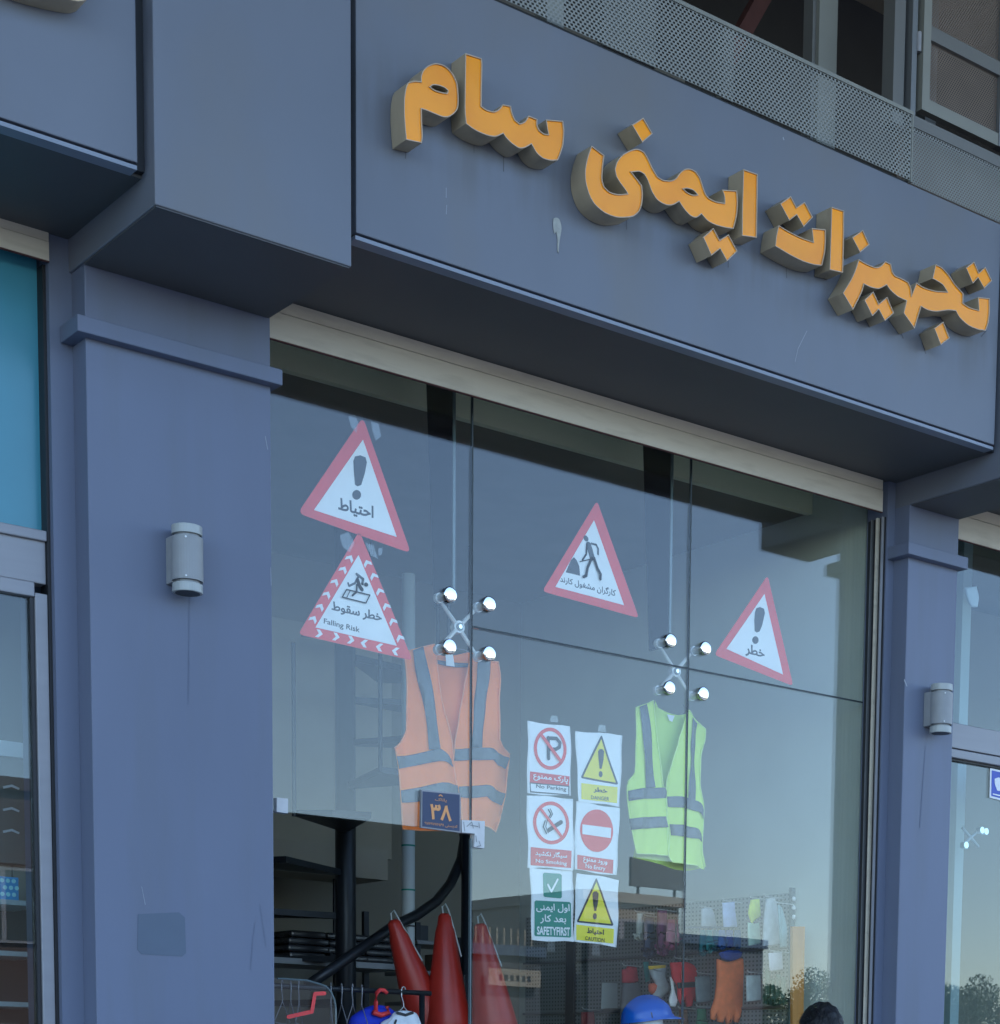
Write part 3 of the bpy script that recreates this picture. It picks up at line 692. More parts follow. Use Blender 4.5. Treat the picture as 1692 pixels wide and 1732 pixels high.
# ================================================================== triangular stickers on the glass
YS = GF+T+.004
def ring_px(px, Y=YS): return plane_ring(px, Y, False)
def tri_sign(name, label, outer, inner, r, o, concave=0):
    oc = zc(outer, *o); ic = zc(inner, *o)
    t = thing(name, label, 'warning sign', gp(*[sum(p[k] for p in oc)/3 for k in (0,1)], YS))
    prism('border', [ring_px(rnd_tri(oc, r))], YS, YS+.0015, M['red'], t)
    return t, ic
EXC = [(580,330),(590,303),(622,295),(655,308),(663,340),(650,410),(628,480),(605,488),(590,478),(583,400)]
def face_tri(ic, t, cur=0):
    prism('white_face', [ring_px(ic)], YS-.0012, YS-.0002, M['white'], t)
z7 = (440, 690, 3.678); z8 = (860, 740, 2.64375)
t, ic = tri_sign('warning_sign', 'large red bordered triangle with exclamation mark and the word احتیاط, uppermost on the glass', [(640,55),(235,655),(940,905)], [(640,198),(335,635),(850,803)], 13, z7)
face_tri(ic, t)
prism('exclamation_mark', [ring_px(zc(EXC, *z7))], YS-.0024, YS-.0014, M['ink'], t)
prism('exclamation_dot', [ring_px(zc(ellipse(600,541,27,30), *z7))], YS-.0024, YS-.0014, M['ink'], t)
lettering('احتیاط', zc([(485,555),(708,610),(706,705),(487,650)], *z7), YS-.0018, M['ink'], t, bold=.03)
t, ic = tri_sign('warning_sign', 'red and white chevron bordered triangle with a falling figure, reading Falling Risk', [(618,765),(238,1408),(950,1572)], [(612,915),(345,1365),(850,1480)], 9, z7)
face_tri(ic, t)
def chev(cx, cy, ang, s=30, w=15):
    c, n = math.cos(ang), math.sin(ang); f = lambda a, b: (cx+a*c-b*n, cy+a*n+b*c)
    return [f(s*.5,0), f(-s*.25,-s*.8), f(-s*.25-w*1.4,-s*.8), f(s*.5-w*1.6,0), f(-s*.25-w*1.4,s*.8), f(-s*.25,s*.8)]
cl = [(562,930,-1.05),(522,1000,-1.05),(470,1078,-1.05),(420,1155,-1.05),(378,1232,-1.05),(335,1308,-1.05),
      (665,960,-1.95),(705,1040,-1.95),(742,1135,-1.95),(783,1228,-1.95),(824,1322,-1.95),(868,1425,-1.95),
      (375,1405,.2),(480,1425,.2),(572,1445,.2),(640,1463,3.34),(735,1487,3.34),(835,1512,3.34)]
for cx, cy, a in cl:
    prism('chevron', [ring_px(zc(chev(cx,cy,a), *z7))], YS-.0012, YS-.0002, M['white'], t)
strokes([(zc(p, *z7), wd/3.678) for p, wd in (([(548,1090),(555,1108),(590,1090),(612,1050),(600,1032)],13),([(600,1034),(640,1065),(635,1095)],17),([(605,1070),(618,1110),(632,1130)],24),([(600,1100),(598,1145),(572,1168)],12),([(655,1100),(659,1100)],24),
        ([(535,1130),(680,1165),(655,1215),(508,1178),(535,1130)],7),([(555,1140),(535,1180)],5))], YS-.0016, M['ink'], t, 'falling_figure')
lettering('خطر سقوط', zc([(443,1200),(760,1272),(756,1345),(446,1272)], *z7), YS-.0016, M['ink'], t, bold=.03)
lettering('Falling Risk', zc([(398,1308),(622,1364),(620,1408),(396,1350)], *z7), YS-.0016, M['ink'], t, bold=.015)
t, ic = tri_sign('warning_sign', 'red bordered triangle showing a workman digging, beside the glass joint', [(397,282),(152,688),(585,808)], [(383,370),(210,668),(517,750)], 8, z8)
face_tri(ic, t)
strokes([(zc(p, *z8), wd/2.64) for p, wd in (([(346,450),(349,453)],22),([(358,480),(365,500),(374,535)],26),([(370,474),(392,480),(401,498),(400,522)],8),([(350,478),(347,522),(330,548)],8),([(318,556),(376,542)],4),
        ([(370,542),(352,582),(346,618),(334,624)],12),([(380,540),(396,588),(409,612),(408,634)],12))], YS-.0016, M['ink'], t, 'workman_figure')
prism('earth_mound', [ring_px(zc([(256,603),(268,575),(280,548),(292,536),(304,548),(316,575),(320,618)], *z8))], YS-.0024, YS-.0014, M['ink'], t)
lettering('کارگران مشغول کارند', zc([(230,614),(482,678),(479,718),(232,652)], *z8), YS-.0016, M['ink'], t, bold=.02)
t, ic = tri_sign('warning_sign', 'red bordered triangle with exclamation mark and the word خطر, nearest the right end of the glass', [(1160,615),(920,972),(1275,1112)], [(1145,700),(975,945),(1228,1060)], 8, z8)
face_tri(ic, t)
prism('exclamation_mark', [ring_px(zc([(1102,782),(1108,764),(1124,758),(1142,766),(1146,786),(1134,840),(1122,868),(1110,872),(1101,866),(1099,820)], *z8))], YS-.0024, YS-.0014, M['ink'], t)
prism('exclamation_dot', [ring_px(zc(ellipse(1104,906,14,17), *z8))], YS-.0024, YS-.0014, M['ink'], t)
lettering('خطر', zc([(1060,918),(1148,945),(1145,998),(1060,976)], *z8), YS-.0016, M['ink'], t, bold=.03)

tp = thing('tape_scrap', 'torn scraps of clear tape round the two left warning triangles', 'tape', gp(600, 720, YS))
for sc in ([(590,705),(600,700),(606,715),(603,732),(594,722)], [(628,712),(640,716),(645,738),(636,745),(630,730)], [(575,905),(590,900),(600,918),(592,934),(580,925)], [(618,918),(632,922),(640,945),(628,940)], [(640,928),(648,926),(646,938),(641,940)]):
    prism('tape_piece', [plane_ring(sc, YS-.0035, False)], YS-.0035, YS-.003, M['tape'], tp)

# ================================================================== six printed paper signs
zp = (860, 1180, 3.936); YP = GF+T+.012; _pk = [0]
def paper(label, c):
    _pk[0] += 1; k = _pk[0]; ph = k*1.7
    d = lambda x, z: .004*math.sin(9*x+7*z+ph)+.0015*math.sin(31*x-17*z+ph*2)
    cc = zc(c, *zp); t = thing('paper_sign', label, 'paper sign', gp(*cc[3], YP), 'printed paper safety signs on the glass')
    q = quadmap(cc, YP); n = 8; rg = []
    for (u0,v0),(u1,v1) in (((0,0),(1,0)),((1,0),(1,1)),((1,1),(0,1)),((0,1),(0,0))):
        for i in range(n):
            u = u0+(u1-u0)*i/n; v = v0+(v1-v0)*i/n; p = q(u, v); rg.append(Vector((p.x+.0025*math.sin(v*9+ph), p.z+.0025*math.sin(u*7+ph))))
    sheet('sheet', [rg], YP, M['white'], t, d, .02, .0006)
    L = lambda s: YP-.0016*s
    def pp(name, px, mt, lay=1):
        r = plane_ring(zc(px, *zp), L(lay), False)
        return sheet(name, [r], L(lay), mt, t, d, .02)
    def rr(name, outer, innr, mt, lay=1):
        a = plane_ring(zc(outer, *zp), L(lay), False); b = plane_ring(zc(innr, *zp), L(lay), False)[::-1]
        return sheet(name, [a, b], L(lay), mt, t, d, .02)
    def tx(s, q4, mt, lay=2, bold=.02): return lettering(s, zc(q4, *zp), L(lay), mt, t, d, bold)
    def st(l, mt, lay=1, name='symbol'): return strokes([(zc(p, *zp), wd/3.936) for p, wd in l], L(lay), mt, t, name, d, .0001)
    def tape(x, y, h):
        prism('tape', [plane_ring(zc([(x-28,y),(x-20,y-h),(x+20,y-h*.95),(x+28,y+4)], *zp), YP-.004, False)], YP-.004, YP-.003, M['tape'], t)
    return pp, rr, tx, st, tape
pp, rr, tx, st, tape = paper('paper No Parking sign, upper left of the six pinned on the glass', [(130,158),(413,195),(412,655),(128,638)])
rr('ring', ellipse(277,340,108,140,36,6), ellipse(277,340,88,116,36,6), M['red']); st([([(262,268),(268,405)],24),([(270,270),(318,272),(342,300),(338,330),(312,345),(278,342)],22)], M['ink'], 2, 'parking_letter'); st([([(222,255),(350,428)],22)], M['red'], 3, 'slash')
pp('banner', [(147,490),(405,525),(403,588),(147,563)], M['redband']); tx('پارک ممنوع', [(168,497),(395,530),(393,582),(170,550)], M['white'])
rr('frame_line', [(146,563),(405,588),(406,652),(150,630)], [(152,570),(398,594),(400,644),(156,622)], M['ink']); tx('No Parking', [(190,575),(385,598),(384,630),(190,606)], M['ink'], 2, .01); tape(305, 160, 40)
pp, rr, tx, st, tape = paper('paper Danger sign with yellow triangle, upper right of the six pinned on the glass', [(450,220),(760,250),(745,725),(465,690)])
def warn(a, b, c, ex, exy):
    pp('triangle_border', rnd_tri([a,b,c], 16), M['ink'], 1); g = [(a[0]+b[0]+c[0])/3, (a[1]+b[1]+c[1])/3+20]
    pp('triangle', [(g[0]+(p[0]-g[0])*.86, g[1]+(p[1]-g[1])*.86) for p in (a,b,c)], M['yellow'], 2)
    x, y = ex; pp('exclamation_mark', [(x-20,y+15),(x-10,y),(x+8,y),(x+20,y+15),(x+17,y+70),(x+6,y+130),(x-8,y+130),(x-16,y+70)], M['ink'], 3)
    pp('exclamation_dot', ellipse(exy[0], exy[1], 13, 21, 16), M['ink'], 3)
warn((622,245), (480,535), (735,580), (621,342), (620,508))
pp('band', [(485,568),(730,595),(728,702),(485,675)], M['yellow']); tx('خطر', [(570,592),(664,605),(662,645),(570,632)], M['ink'], 2, .03); tx('DANGER', [(553,650),(675,662),(673,688),(553,675)], M['ink'], 2, .01); tape(625, 225, 45)
pp, rr, tx, st, tape = paper('paper No Smoking sign, middle left of the six pinned on the glass', [(118,648),(432,672),(435,1148),(132,1130)])
rr('ring', ellipse(283,834,122,143,36,5), ellipse(283,834,101,119,36,5), M['red']); st([([(268,882),(352,828)],26),([(262,745),(280,775),(262,805)],8),([(276,742),(292,775),(276,800)],6),([(240,820),(228,862),(250,905)],8),([(254,815),(244,860),(262,900)],6)], M['ink'], 2, 'cigarette'); st([([(215,745),(352,925)],20)], M['red'], 3, 'slash')
pp('banner', [(148,995),(418,1020),(415,1135),(150,1115)], M['redband']); tx('سیگار نکشید', [(178,1012),(388,1034),(386,1078),(180,1056)], M['white']); tx('No Smoking', [(183,1072),(387,1092),(385,1125),(184,1104)], M['white'], 2, .015)
pp, rr, tx, st, tape = paper('paper No Entry sign, middle right of the six pinned on the glass', [(455,690),(740,738),(722,1185),(440,1145)])
pp('disc', ellipse(590,886,108,141,36,5), M['red']); pp('bar', [(497,843),(685,868),(683,935),(497,908)], M['white'], 2)
pp('banner', [(462,1045),(700,1080),(697,1172),(460,1140)], M['redband']); tx('ورود ممنوع', [(502,1060),(662,1085),(660,1125),(502,1100)], M['white']); tx('No Entry', [(518,1105),(650,1125),(648,1160),(518,1140)], M['white'], 2, .015)
pp, rr, tx, st, tape = paper('green and white paper Safety First sign with a tick, lower left of the six', [(145,1133),(435,1150),(435,1627),(150,1615)])
pp('tick_square', [(240,1165),(350,1172),(360,1182),(360,1328),(350,1336),(240,1327),(232,1318),(232,1174)], M['green']); st([([(264,1245),(288,1290),(332,1210)],14)], M['white'], 2, 'tick')
pp('banner', [(180,1350),(410,1360),(419,1370),(419,1588),(410,1597),(180,1588),(171,1580),(171,1360)], M['green'])
tx('اول ایمنی', [(180,1368),(410,1375),(410,1435),(182,1428)], M['white']); tx('بعد کار', [(210,1442),(385,1450),(385,1512),(210,1504)], M['white']); tx('SAFETYFIRST', [(188,1522),(410,1530),(410,1588),(188,1578)], M['white'], 2, .03); tape(285, 1690, 75)
pp, rr, tx, st, tape = paper('paper Caution sign with yellow triangle and curled corner, lower right of the six', [(452,1165),(735,1212),(720,1660),(440,1620)])
warn((583,1196), (455,1495), (700,1520), (577,1290), (575,1455))
pp('band', [(455,1510),(700,1540),(697,1637),(455,1612)], M['yellow']); tx('احتیاط', [(525,1530),(638,1545),(636,1588),(526,1575)], M['ink'], 2, .03); tx('CAUTION', [(514,1588),(642,1603),(640,1630),(514,1613)], M['ink'], 2, .01); tape(585, 1715, 80)

# number plate of the shop, on the outside of the transom
zn = (460, 1060, 3.845)
t = thing('number_plate', 'dark blue shop number plate reading ۳۸, on the glass in front of the orange vest', 'number plate', gp(745, 1402, 6.985))
prism('frame', [plane_ring(zc([(974,1060),(1229,1083),(1229,1340),(971,1307)], *zn), 6.985, False)], 6.985, 6.998, M['alu'], t)
prism('plate', [plane_ring(zc([(982,1071),(1221,1093),(1221,1330),(979,1299)], *zn), 6.984, False)], 6.9835, 6.9848, M['navy'], t)
lettering('۳۸', zc([(1030,1150),(1170,1165),(1170,1268),(1030,1253)], *zn), 6.982, M['plate_orange'], t, bold=.03)
lettering('پلاک', zc([(1062,1112),(1138,1120),(1138,1145),(1062,1137)], *zn), 6.982, M['plate_orange'], t, bold=.0)
strokes([(zc([(1088,1100),(1098,1094),(1108,1102)], *zn), 2)], 6.982, M['plate_orange'], t, 'emblem')
lettering('کدپستی ۱۹۵۶۷۷۹۶۷۹', zc([(995,1268),(1208,1290),(1208,1315),(995,1292)], *zn), 6.982, M['plate_orange'], t, bold=.0)

# ================================================================== safety vests
def vest(label, o, Y, back, parts, stripes, m1, m2, seed, hem=None, tagq=None, hook=None):
    t = thing('safety_vest', label, 'safety vest', gp(*zc([(sum(p[0] for p in back)/len(back), max(p[1] for p in back))], *o)[0], Y))
    dd = lambda x, z: .014*math.sin(23*x+2.6*z+seed)+.008*math.sin(51*x-7*z+seed*2)+.005*math.sin(15*z+9*x+seed)+.003*math.sin(90*x+31*z)
    db = lambda x, z: .006*math.sin(17*x+seed)
    sheet('back_panel', [plane_ring(zc(back, *o), Y+.05)], Y+.05, M[m2], t, db, .03, .002)
    for p in parts:
        rg = plane_ring(zc(p, *o), Y); fp = sheet('front_panel', [rg], Y, M[m1], t, dd, .025, .003)
        MB().tube([Vector((q.x, Y-.001+dd(q.x, q.y), q.y)) for q in rg+[rg[0]]], .0032, 6).build('piping', M[m1+'_edge'], fp, True)
    for p, bk in stripes:
        yy = Y+.044 if bk else Y-.0065
        sheet('reflective_stripe', [plane_ring(zc(p, *o), yy)], yy, M['reflect'], t, db if bk else dd, .025, .0006)
    if tagq: sheet('label_tag', [plane_ring(zc(tagq, *o), Y+.035, False)], Y+.035, M['white'], t)
    if hook: MB().tube([gp(*p, Y+.02) for p in zc(hook, *o)], .002, 6).build('hanger_hook', M['alu'], t)
zo = (460, 1060, 3.845)
vest('bright orange safety vest with grey reflective stripes hanging inside the glass above the doorway', zo, 7.19,
     [(1040,122),(1055,172),(1150,192),(1295,165),(1340,190),(1320,500),(1230,860),(1170,880),(1080,700),(1040,400)],
     [[(868,160),(925,148),(1045,118),(1060,200),(1075,330),(1100,500),(1130,640),(1165,770),(1192,900),(1212,1000),(1225,1100),(1228,1332),(1040,1325),(855,1315),(848,1220),(838,1120),(825,980),(810,880),(790,790),(850,745),(885,690),(895,600),(885,430),(875,300)],
      [(1296,166),(1335,190),(1400,226),(1470,230),(1478,350),(1472,500),(1470,620),(1470,740),(1500,785),(1557,826),(1540,900),(1522,1040),(1500,1180),(1478,1260),(1455,1335),(1395,1300),(1300,1262),(1230,1255),(1228,1100),(1210,1000),(1193,910),(1190,790),(1220,640),(1255,480),(1280,320)]],
     [([(925,150),(988,128),(1020,330),(1058,580),(1090,790),(1058,797),(1024,800),(1005,660),(975,460),(945,300)],0),
      ([(803,845),(920,830),(1026,806),(1085,790),(1130,830),(1165,865),(1190,912),(1140,890),(1090,874),(940,902),(820,925)],0),
      ([(835,1065),(975,1042),(1100,1014),(1222,1030),(1226,1095),(1110,1085),(975,1135),(845,1143)],0),
      ([(1335,205),(1410,228),(1400,400),(1380,600),(1366,786),(1300,788),(1312,600),(1325,400)],0),
      ([(1196,795),(1300,789),(1410,788),(1440,812),(1460,832),(1550,850),(1526,926),(1450,906),(1425,868),(1300,866),(1192,870)],0),
      ([(1228,1038),(1300,1034),(1395,1028),(1425,1045),(1445,1065),(1518,1086),(1498,1162),(1430,1140),(1398,1104),(1300,1112),(1230,1106)],0),
      ([(1066,212),(1180,232),(1292,240),(1290,265),(1180,262),(1068,236)],1)],
     'o_vest', 'o_vest2', .5, None, [(1130,180),(1178,182),(1190,260),(1134,252)], [(1060,172),(1110,150),(1165,142),(1172,112),(1186,98),(1198,112),(1180,140),(1250,150),(1310,178)])
zg = (1000, 1160, 5.092)
vest('lime green safety vest with grey reflective stripes beside the pinned paper signs', zg, 7.17,
     [(545,128),(572,190),(660,232),(750,250),(835,240),(870,300),(860,800),(985,1560),(850,1592),(720,1580),(600,1540),(365,1480),(380,1400),(600,1400),(560,700),(540,300)],
     [[(375,190),(430,175),(500,150),(545,123),(562,260),(580,420),(600,620),(622,870),(655,882),(665,1130),(680,1300),(672,1460),(560,1450),(370,1445),(350,1330),(325,1120),(300,900),(305,830),(365,765),(382,640),(385,420),(365,230)],
      [(845,208),(890,260),(945,312),(990,372),(985,480),(955,640),(945,850),(960,950),(985,1060),(985,1300),(990,1582),(900,1550),(760,1530),(695,1522),(672,1465),(668,1250),(660,1000),(655,790),(690,640),(760,440),(820,290)]],
     [([(430,176),(497,152),(512,300),(538,520),(580,870),(535,875),(490,882),(465,680),(445,480),(440,300)],0),
      ([(890,268),(945,318),(930,460),(915,620),(912,1000),(870,1000),(828,990),(838,830),(862,640),(880,430)],0),
      ([(312,905),(440,882),(582,874),(645,878),(662,905),(660,955),(640,965),(480,970),(320,992)],0),
      ([(325,1146),(480,1130),(660,1122),(678,1214),(480,1228),(335,1242)],0),
      ([(666,950),(740,952),(820,966),(915,985),(960,1020),(986,1065),(986,1152),(965,1110),(930,1080),(820,1056),(675,1040)],0),
      ([(684,1190),(820,1206),(930,1228),(965,1255),(980,1292),(986,1342),(950,1318),(820,1306),(692,1286)],0)],
     'g_vest', 'g_vest2', 2.1, None, [(655,245),(720,258),(700,310),(675,300)], [(790,160),(812,180),(818,200),(800,225),(770,240)])

# ================================================================== inside the doorway: stair, pipe, cones, rack
BX = thing('stair_enclosure', 'pale rendered boxes of the stair enclosure high behind the doorway', 'wall', (4.5, 9.6, 2.7))
a = gp(655, 1455, 9.6); b = gp(655, 1380, 9.6)
box('upper_box', 3.40, a.x, 9.55, 9.98, a.z, 3.9, M['beige'], BX)
a2 = gp(640, 1491, 9.3); box('lower_box', 3.41, a2.x, 9.2, 9.54, a2.z, a2.z+.16, M['beige'], BX)
ST = thing('spiral_staircase', 'black iron spiral staircase with round central pole behind the doorway', 'staircase', (4.97, 8.8, .15))
c0 = gp(585, 1560, 8.8); pc = Vector((c0.x, 8.8, 0))
MB().cyl((pc.x, 8.8, .15), (pc.x, 8.8, 4.3), .052, n=20).build('central_pole', M['iron'], ST, True)
for i in range(17):
    z = .35+.215*i; a0 = R(-200+38*i); a1 = a0+R(34); r = .62; tr = MB()
    A = [(pc.x+math.cos(a)*q, 8.8+math.sin(a)*q) for a, q in ((a0, .05), (a0, r), ((a0+a1)/2, r*1.01), (a1, r), (a1, .05))]
    n = 5; tr.add([(x, y, z) for x, y in A]+[(x, y, z+.03) for x, y in A], [tuple(range(n-1,-1,-1)), tuple(range(n, 2*n))]+[(k,(k+1)%n,n+(k+1)%n,n+k) for k in range(n)])
    tr.build('tread', M['iron'], ST)
    MB().cyl((A[1][0], A[1][1], z), (A[1][0], A[1][1], z+.80), .011, n=8).build('baluster', M['iron'], ST)
hr = [gp(x, y, Y) for x, y, Y in [(520,1668,8.15),(560,1640,8.15),(600,1612,8.15),(640,1585,8.15),(665,1567,8.18),(705,1548,8.25),(738,1525,8.4),(762,1495,8.55),(780,1455,8.7),(786,1418,8.8),(781,1390,8.9),(765,1355,9.0),(740,1325,9.1),(700,1300,9.2)]]
MB().tube(hr, .026, 10).build('handrail', M['iron'], ST, True)
MB().cyl((gp(790,1500,8.6).x, 8.6, .15), (gp(790,1500,8.6).x, 8.6, 2.75), .03, n=12).build('newel_post', M['iron'], ST, True)
pp_ = gp(691, 1450, 8.3)
PI = thing('drain_pipe', 'grey vertical plastic pipe wrapped with cable ties beside the spiral stair', 'pipe', (pp_.x, 8.3, .15))
MB().cyl((pp_.x, 8.3, .15), (pp_.x, 8.3, 3.9), .032, n=18).build('pipe', M['pvc'], PI, True)
for y in (1432, 1507, 1556, 1568):
    z = gp(691, y, 8.3).z; MB().cyl((pp_.x, 8.3, z), (pp_.x, 8.3, z+.008), .034, n=18).build('cable_tie', M['green'] if y < 1510 else M['iron'], PI)
# low cupboard the cones stand on
CB = thing('cupboard', 'dark low cupboard under the red cones', 'cupboard', (5.2, 8.1, .15))
box('body', 4.75, 5.75, 7.75, 8.25, .15, 1.35, M['dark'], CB)
for x in (4.76, 5.255): box('door', x, x+.485, 7.735, 7.749, .2, 1.32, M['alu_dark'], CB)
def cone(tx, ty, bx, by, Y, label, band=None):
    top = gp(tx, ty, Y); bot = gp(bx, by, Y); ax = (bot-top).normalized(); L = (bot-top).length
    t = thing('traffic_cone', label, 'traffic cone', bot, 'tall red cones behind the doorway')
    rs = [(0, .018), (.02, .03), (.08, .036), (.12, .046), (.4, .075), (.7, .105), (1, .135)]
    MB().tube([top+ax*L*s for s, r in rs], [r for s, r in rs], 22).build('cone_body', M['conered'], t, True)
    if band:
        MB().tube([top+ax*L*s for s in band], [.0195+.118*s for s in band], 22).build('reflective_band', M['white'], t, True)
    MB().tube([top+Vector((-.008,0,0)), top+Vector((-.012,0,.03)), top+Vector((.006,0,.045)), top+Vector((.022,0,.02)), top+ax*.10+Vector((.04,-.03,0)), top+ax*.2+Vector((.055,-.05,0))], .004, 6).build('cord', M['pvc'], t)
cone(665, 1556, 745, 1790, 8.0, 'leftmost tall red cone leaning to the left behind the doorway')
cone(752, 1545, 760, 1790, 7.9, 'middle tall red cone with a pale cord at its tip behind the doorway')
cone(812, 1562, 845, 1790, 7.75, 'rightmost tall red cone seen through the glass with a pale band', (.42, .5))
# shelf with stacked dark goods
SH = thing('shelf_unit', 'dark shelf stacked with folded plastic wrapped goods under the stairs', 'shelf', (4.8, 9.0, .15))
s0 = gp(470, 1622, 9.1); s1 = gp(665, 1622, 9.1)
box('board', 3.6, s1.x, 8.95, 9.35, s0.z-.03, s0.z, M['alu_dark'], SH); box('board', 3.6, s1.x, 8.95, 9.35, s0.z-.45, s0.z-.42, M['alu_dark'], SH)
for x in (3.6, s1.x-.03): box('upright', x, x+.03, 9.352, 9.38, .15, s0.z+.3, M['iron'], SH)
M['poly'] = mat('dark_polythene', (.035,.037,.042), .25, 0, .2, 9, .9, 14)
k = 0
for lx, rx in ((474, 538), (540, 600), (598, 652)):
    for j in range(4):
        a = gp(lx, 1618-j*15, 9.1); b = gp(rx, 1606-j*15, 9.1); h = .034
        u = MB().box(a.x+random.uniform(-.02,.02), b.x+random.uniform(-.02,.02), 8.97+.02*random.random(), 9.3, s0.z+.001+j*(h+.002), s0.z+.001+j*(h+.002)+h)
        o = u.build('wrapped_pack', M['poly'], None, bevel=.012); k += 1
        tag(o, ['bottom','second lowest','second highest','topmost'][j]+' dark plastic wrapped pack of the '+{474:'left',540:'middle',598:'right'}[lx]+' stack under the stairs', 'pack', 'wrapped packs stacked under the stairs')
RR = thing('storage_rack', 'dark metal storage rack standing behind the red cones', 'rack', (5.7, 9.3, .15))
for y in (1592, 1643, 1694):
    z = gp(720, y, 9.3).z; box('board', gp(698,y,9.3).x, gp(790,y,9.3).x, 9.25, 9.6, z-.02, z, M['alu_dark'], RR)
for x in (699, 788): box('upright', gp(x,1600,9.3).x, gp(x,1600,9.3).x+.03, 9.27, 9.30, .15, gp(x,1560,9.3).z, M['iron'], RR)
for i, (x0, x1, y0, y1, c, lb) in enumerate(((704,722,1566,1591,(.03,.035,.04),'small dark carton on the top board of the storage rack'),(742,770,1615,1642,(.07,.055,.04),'brown carton on the middle board of the storage rack'),(704,730,1668,1693,(.05,.06,.09),'blue grey carton on the lowest board of the storage rack'))):
    a = gp(x0, y1, 9.3); b = gp(x1, y0, 9.3); o = box('carton', a.x, b.x, 9.28, 9.45, a.z+.002, b.z, cm(*c), bevel=.005); tag(o, lb, 'carton')
# clothes rack
RK = thing('clothes_rack', 'black metal clothes rack with wire hangers just inside the doorway', 'clothes rack', (4.4, 7.6, .15))
ra, rb = gp(440, 1687, 7.6), gp(722, 1680, 7.6)
MB().cyl((3.5, 7.6, rb.z), (rb.x+.02, 7.6, rb.z), .012, n=10).build('rail', M['iron'], RK, True)
for x in (3.6, gp(714, 1700, 7.6).x): MB().cyl((x, 7.6, .15), (x, 7.6, rb.z-.005), .013, n=10).build('post', M['iron'], RK, True)
def hanger(x, tint, wd, yaw=0, r=.0022, label=None, group=None):
    z = rb.z; t = thing('coat_hanger', label, 'hanger', (x, 7.6, z-.15), group); c, s = math.cos(yaw), math.sin(yaw)
    P = lambda a, h: Vector((x+a*c, 7.6+a*s, z+h))
    hook = [P(.018*math.cos(q), .006+.018*math.sin(q)) for q in [math.pi*1.05-math.pi*1.1*i/8 for i in range(9)]][::-1]
    hook = hook+[P(-.018, -.02), P(-.002, -.045), P(0, -.065)]
    MB().tube(hook, r*1.1, 6).build('hook', tint, t); MB().tube([P(0,-.065), P(wd*.5,-.15), P(wd*.48,-.16), P(-wd*.48,-.16), P(-wd*.5,-.15), P(0,-.065)], r, 6).build('wire_frame', tint, t)
    return t
for i, (px, yaw) in enumerate(((478,.9),(492,1.2),(506,1.0),(560,1.1),(578,1.2),(597,.9),(612,1.2))):
    hanger(gp(px, 1683, 7.6).x, M['alu'], .34, yaw, .0022, ['leftmost empty wire hanger behind the acrylic sheet','second empty wire hanger behind the acrylic sheet','third empty wire hanger behind the acrylic sheet','empty wire hanger at the rounded corner of the acrylic sheet','first empty wire hanger clear of the acrylic sheet','second empty wire hanger clear of the acrylic sheet','empty wire hanger nearest the red plastic hanger'][i], 'empty wire hangers on the clothes rack')
hanger(gp(683, 1680, 7.6).x, M['steel2'], .3, .5, .0024, 'wire hanger holding the white shirt at the right end of the rack')
h = thing('coat_hanger', 'thick red plastic hanger holding the blue jacket on the rack', 'hanger', gp(645, 1715, 7.58))
MB().tube([gp(x,y,7.57) for x, y in [(655,1680),(650,1675),(643,1674),(637,1680),(636,1695),(636,1710)]], .0095, 8).build('hook', M['red'], h, True)
MB().tube([gp(x,y,7.57) for x, y in [(631,1712),(645,1717),(658,1713),(655,1702)]], .012, 8).build('collar_bar', M['red'], h, True)
o = puffy('blue_jacket', [(590,1745),(594,1722),(606,1712),(625,1702),(640,1700),(655,1703),(668,1712),(688,1725),(694,1800),(690,1900),(600,1900),(588,1800)], 7.62, .07, cm(.005,.02,.30)); tag(o, 'dark blue work jacket hanging from the red hanger', 'jacket')
JK = thing('white_shirt', 'pale grey shirt with dark neckline at the right end of the rack', 'shirt', gp(690, 1900, 7.6))
puffy('cloth', [(640,1745),(660,1722),(668,1712),(682,1709),(700,1712),(708,1722),(716,1760),(716,1900),(640,1900)], 7.56, .05, cm(.42,.45,.48), JK)
strokes([([(672,1713),(686,1717),(698,1713)],5), ([(670,1726),(668,1731)],4)], 7.533, M['ink'], JK, 'neckline')
AC = thing('acrylic_sheet', 'clear acrylic sheet with a rounded corner and a red bracket mark low in the doorway', 'acrylic sheet', (3.7, 7.06, .15))
tr = plane_ring([(540,1664),(552,1668),(561,1678),(567,1692),(569,1706)], 7.06, False); tl = plane_ring([(470,1655),(520,1658)], 7.06, False)
ring = tl+tr+[Vector((tr[-1].x, .15)), Vector((3.52, .15)), Vector((3.52, tl[0].y+.01))]
prism('sheet', [ring], 7.06, 7.068, GC, AC)
MB().tube([Vector((p.x, 7.064, p.y)) for p in tl+tr+[Vector((tr[-1].x, .2))]], .0042, 6).build('edge', M['finedge'], AC)
strokes([([(488,1720),(528,1711),(533,1681),(549,1680)],7)], 7.056, M['red'], AC, 'bracket_mark')

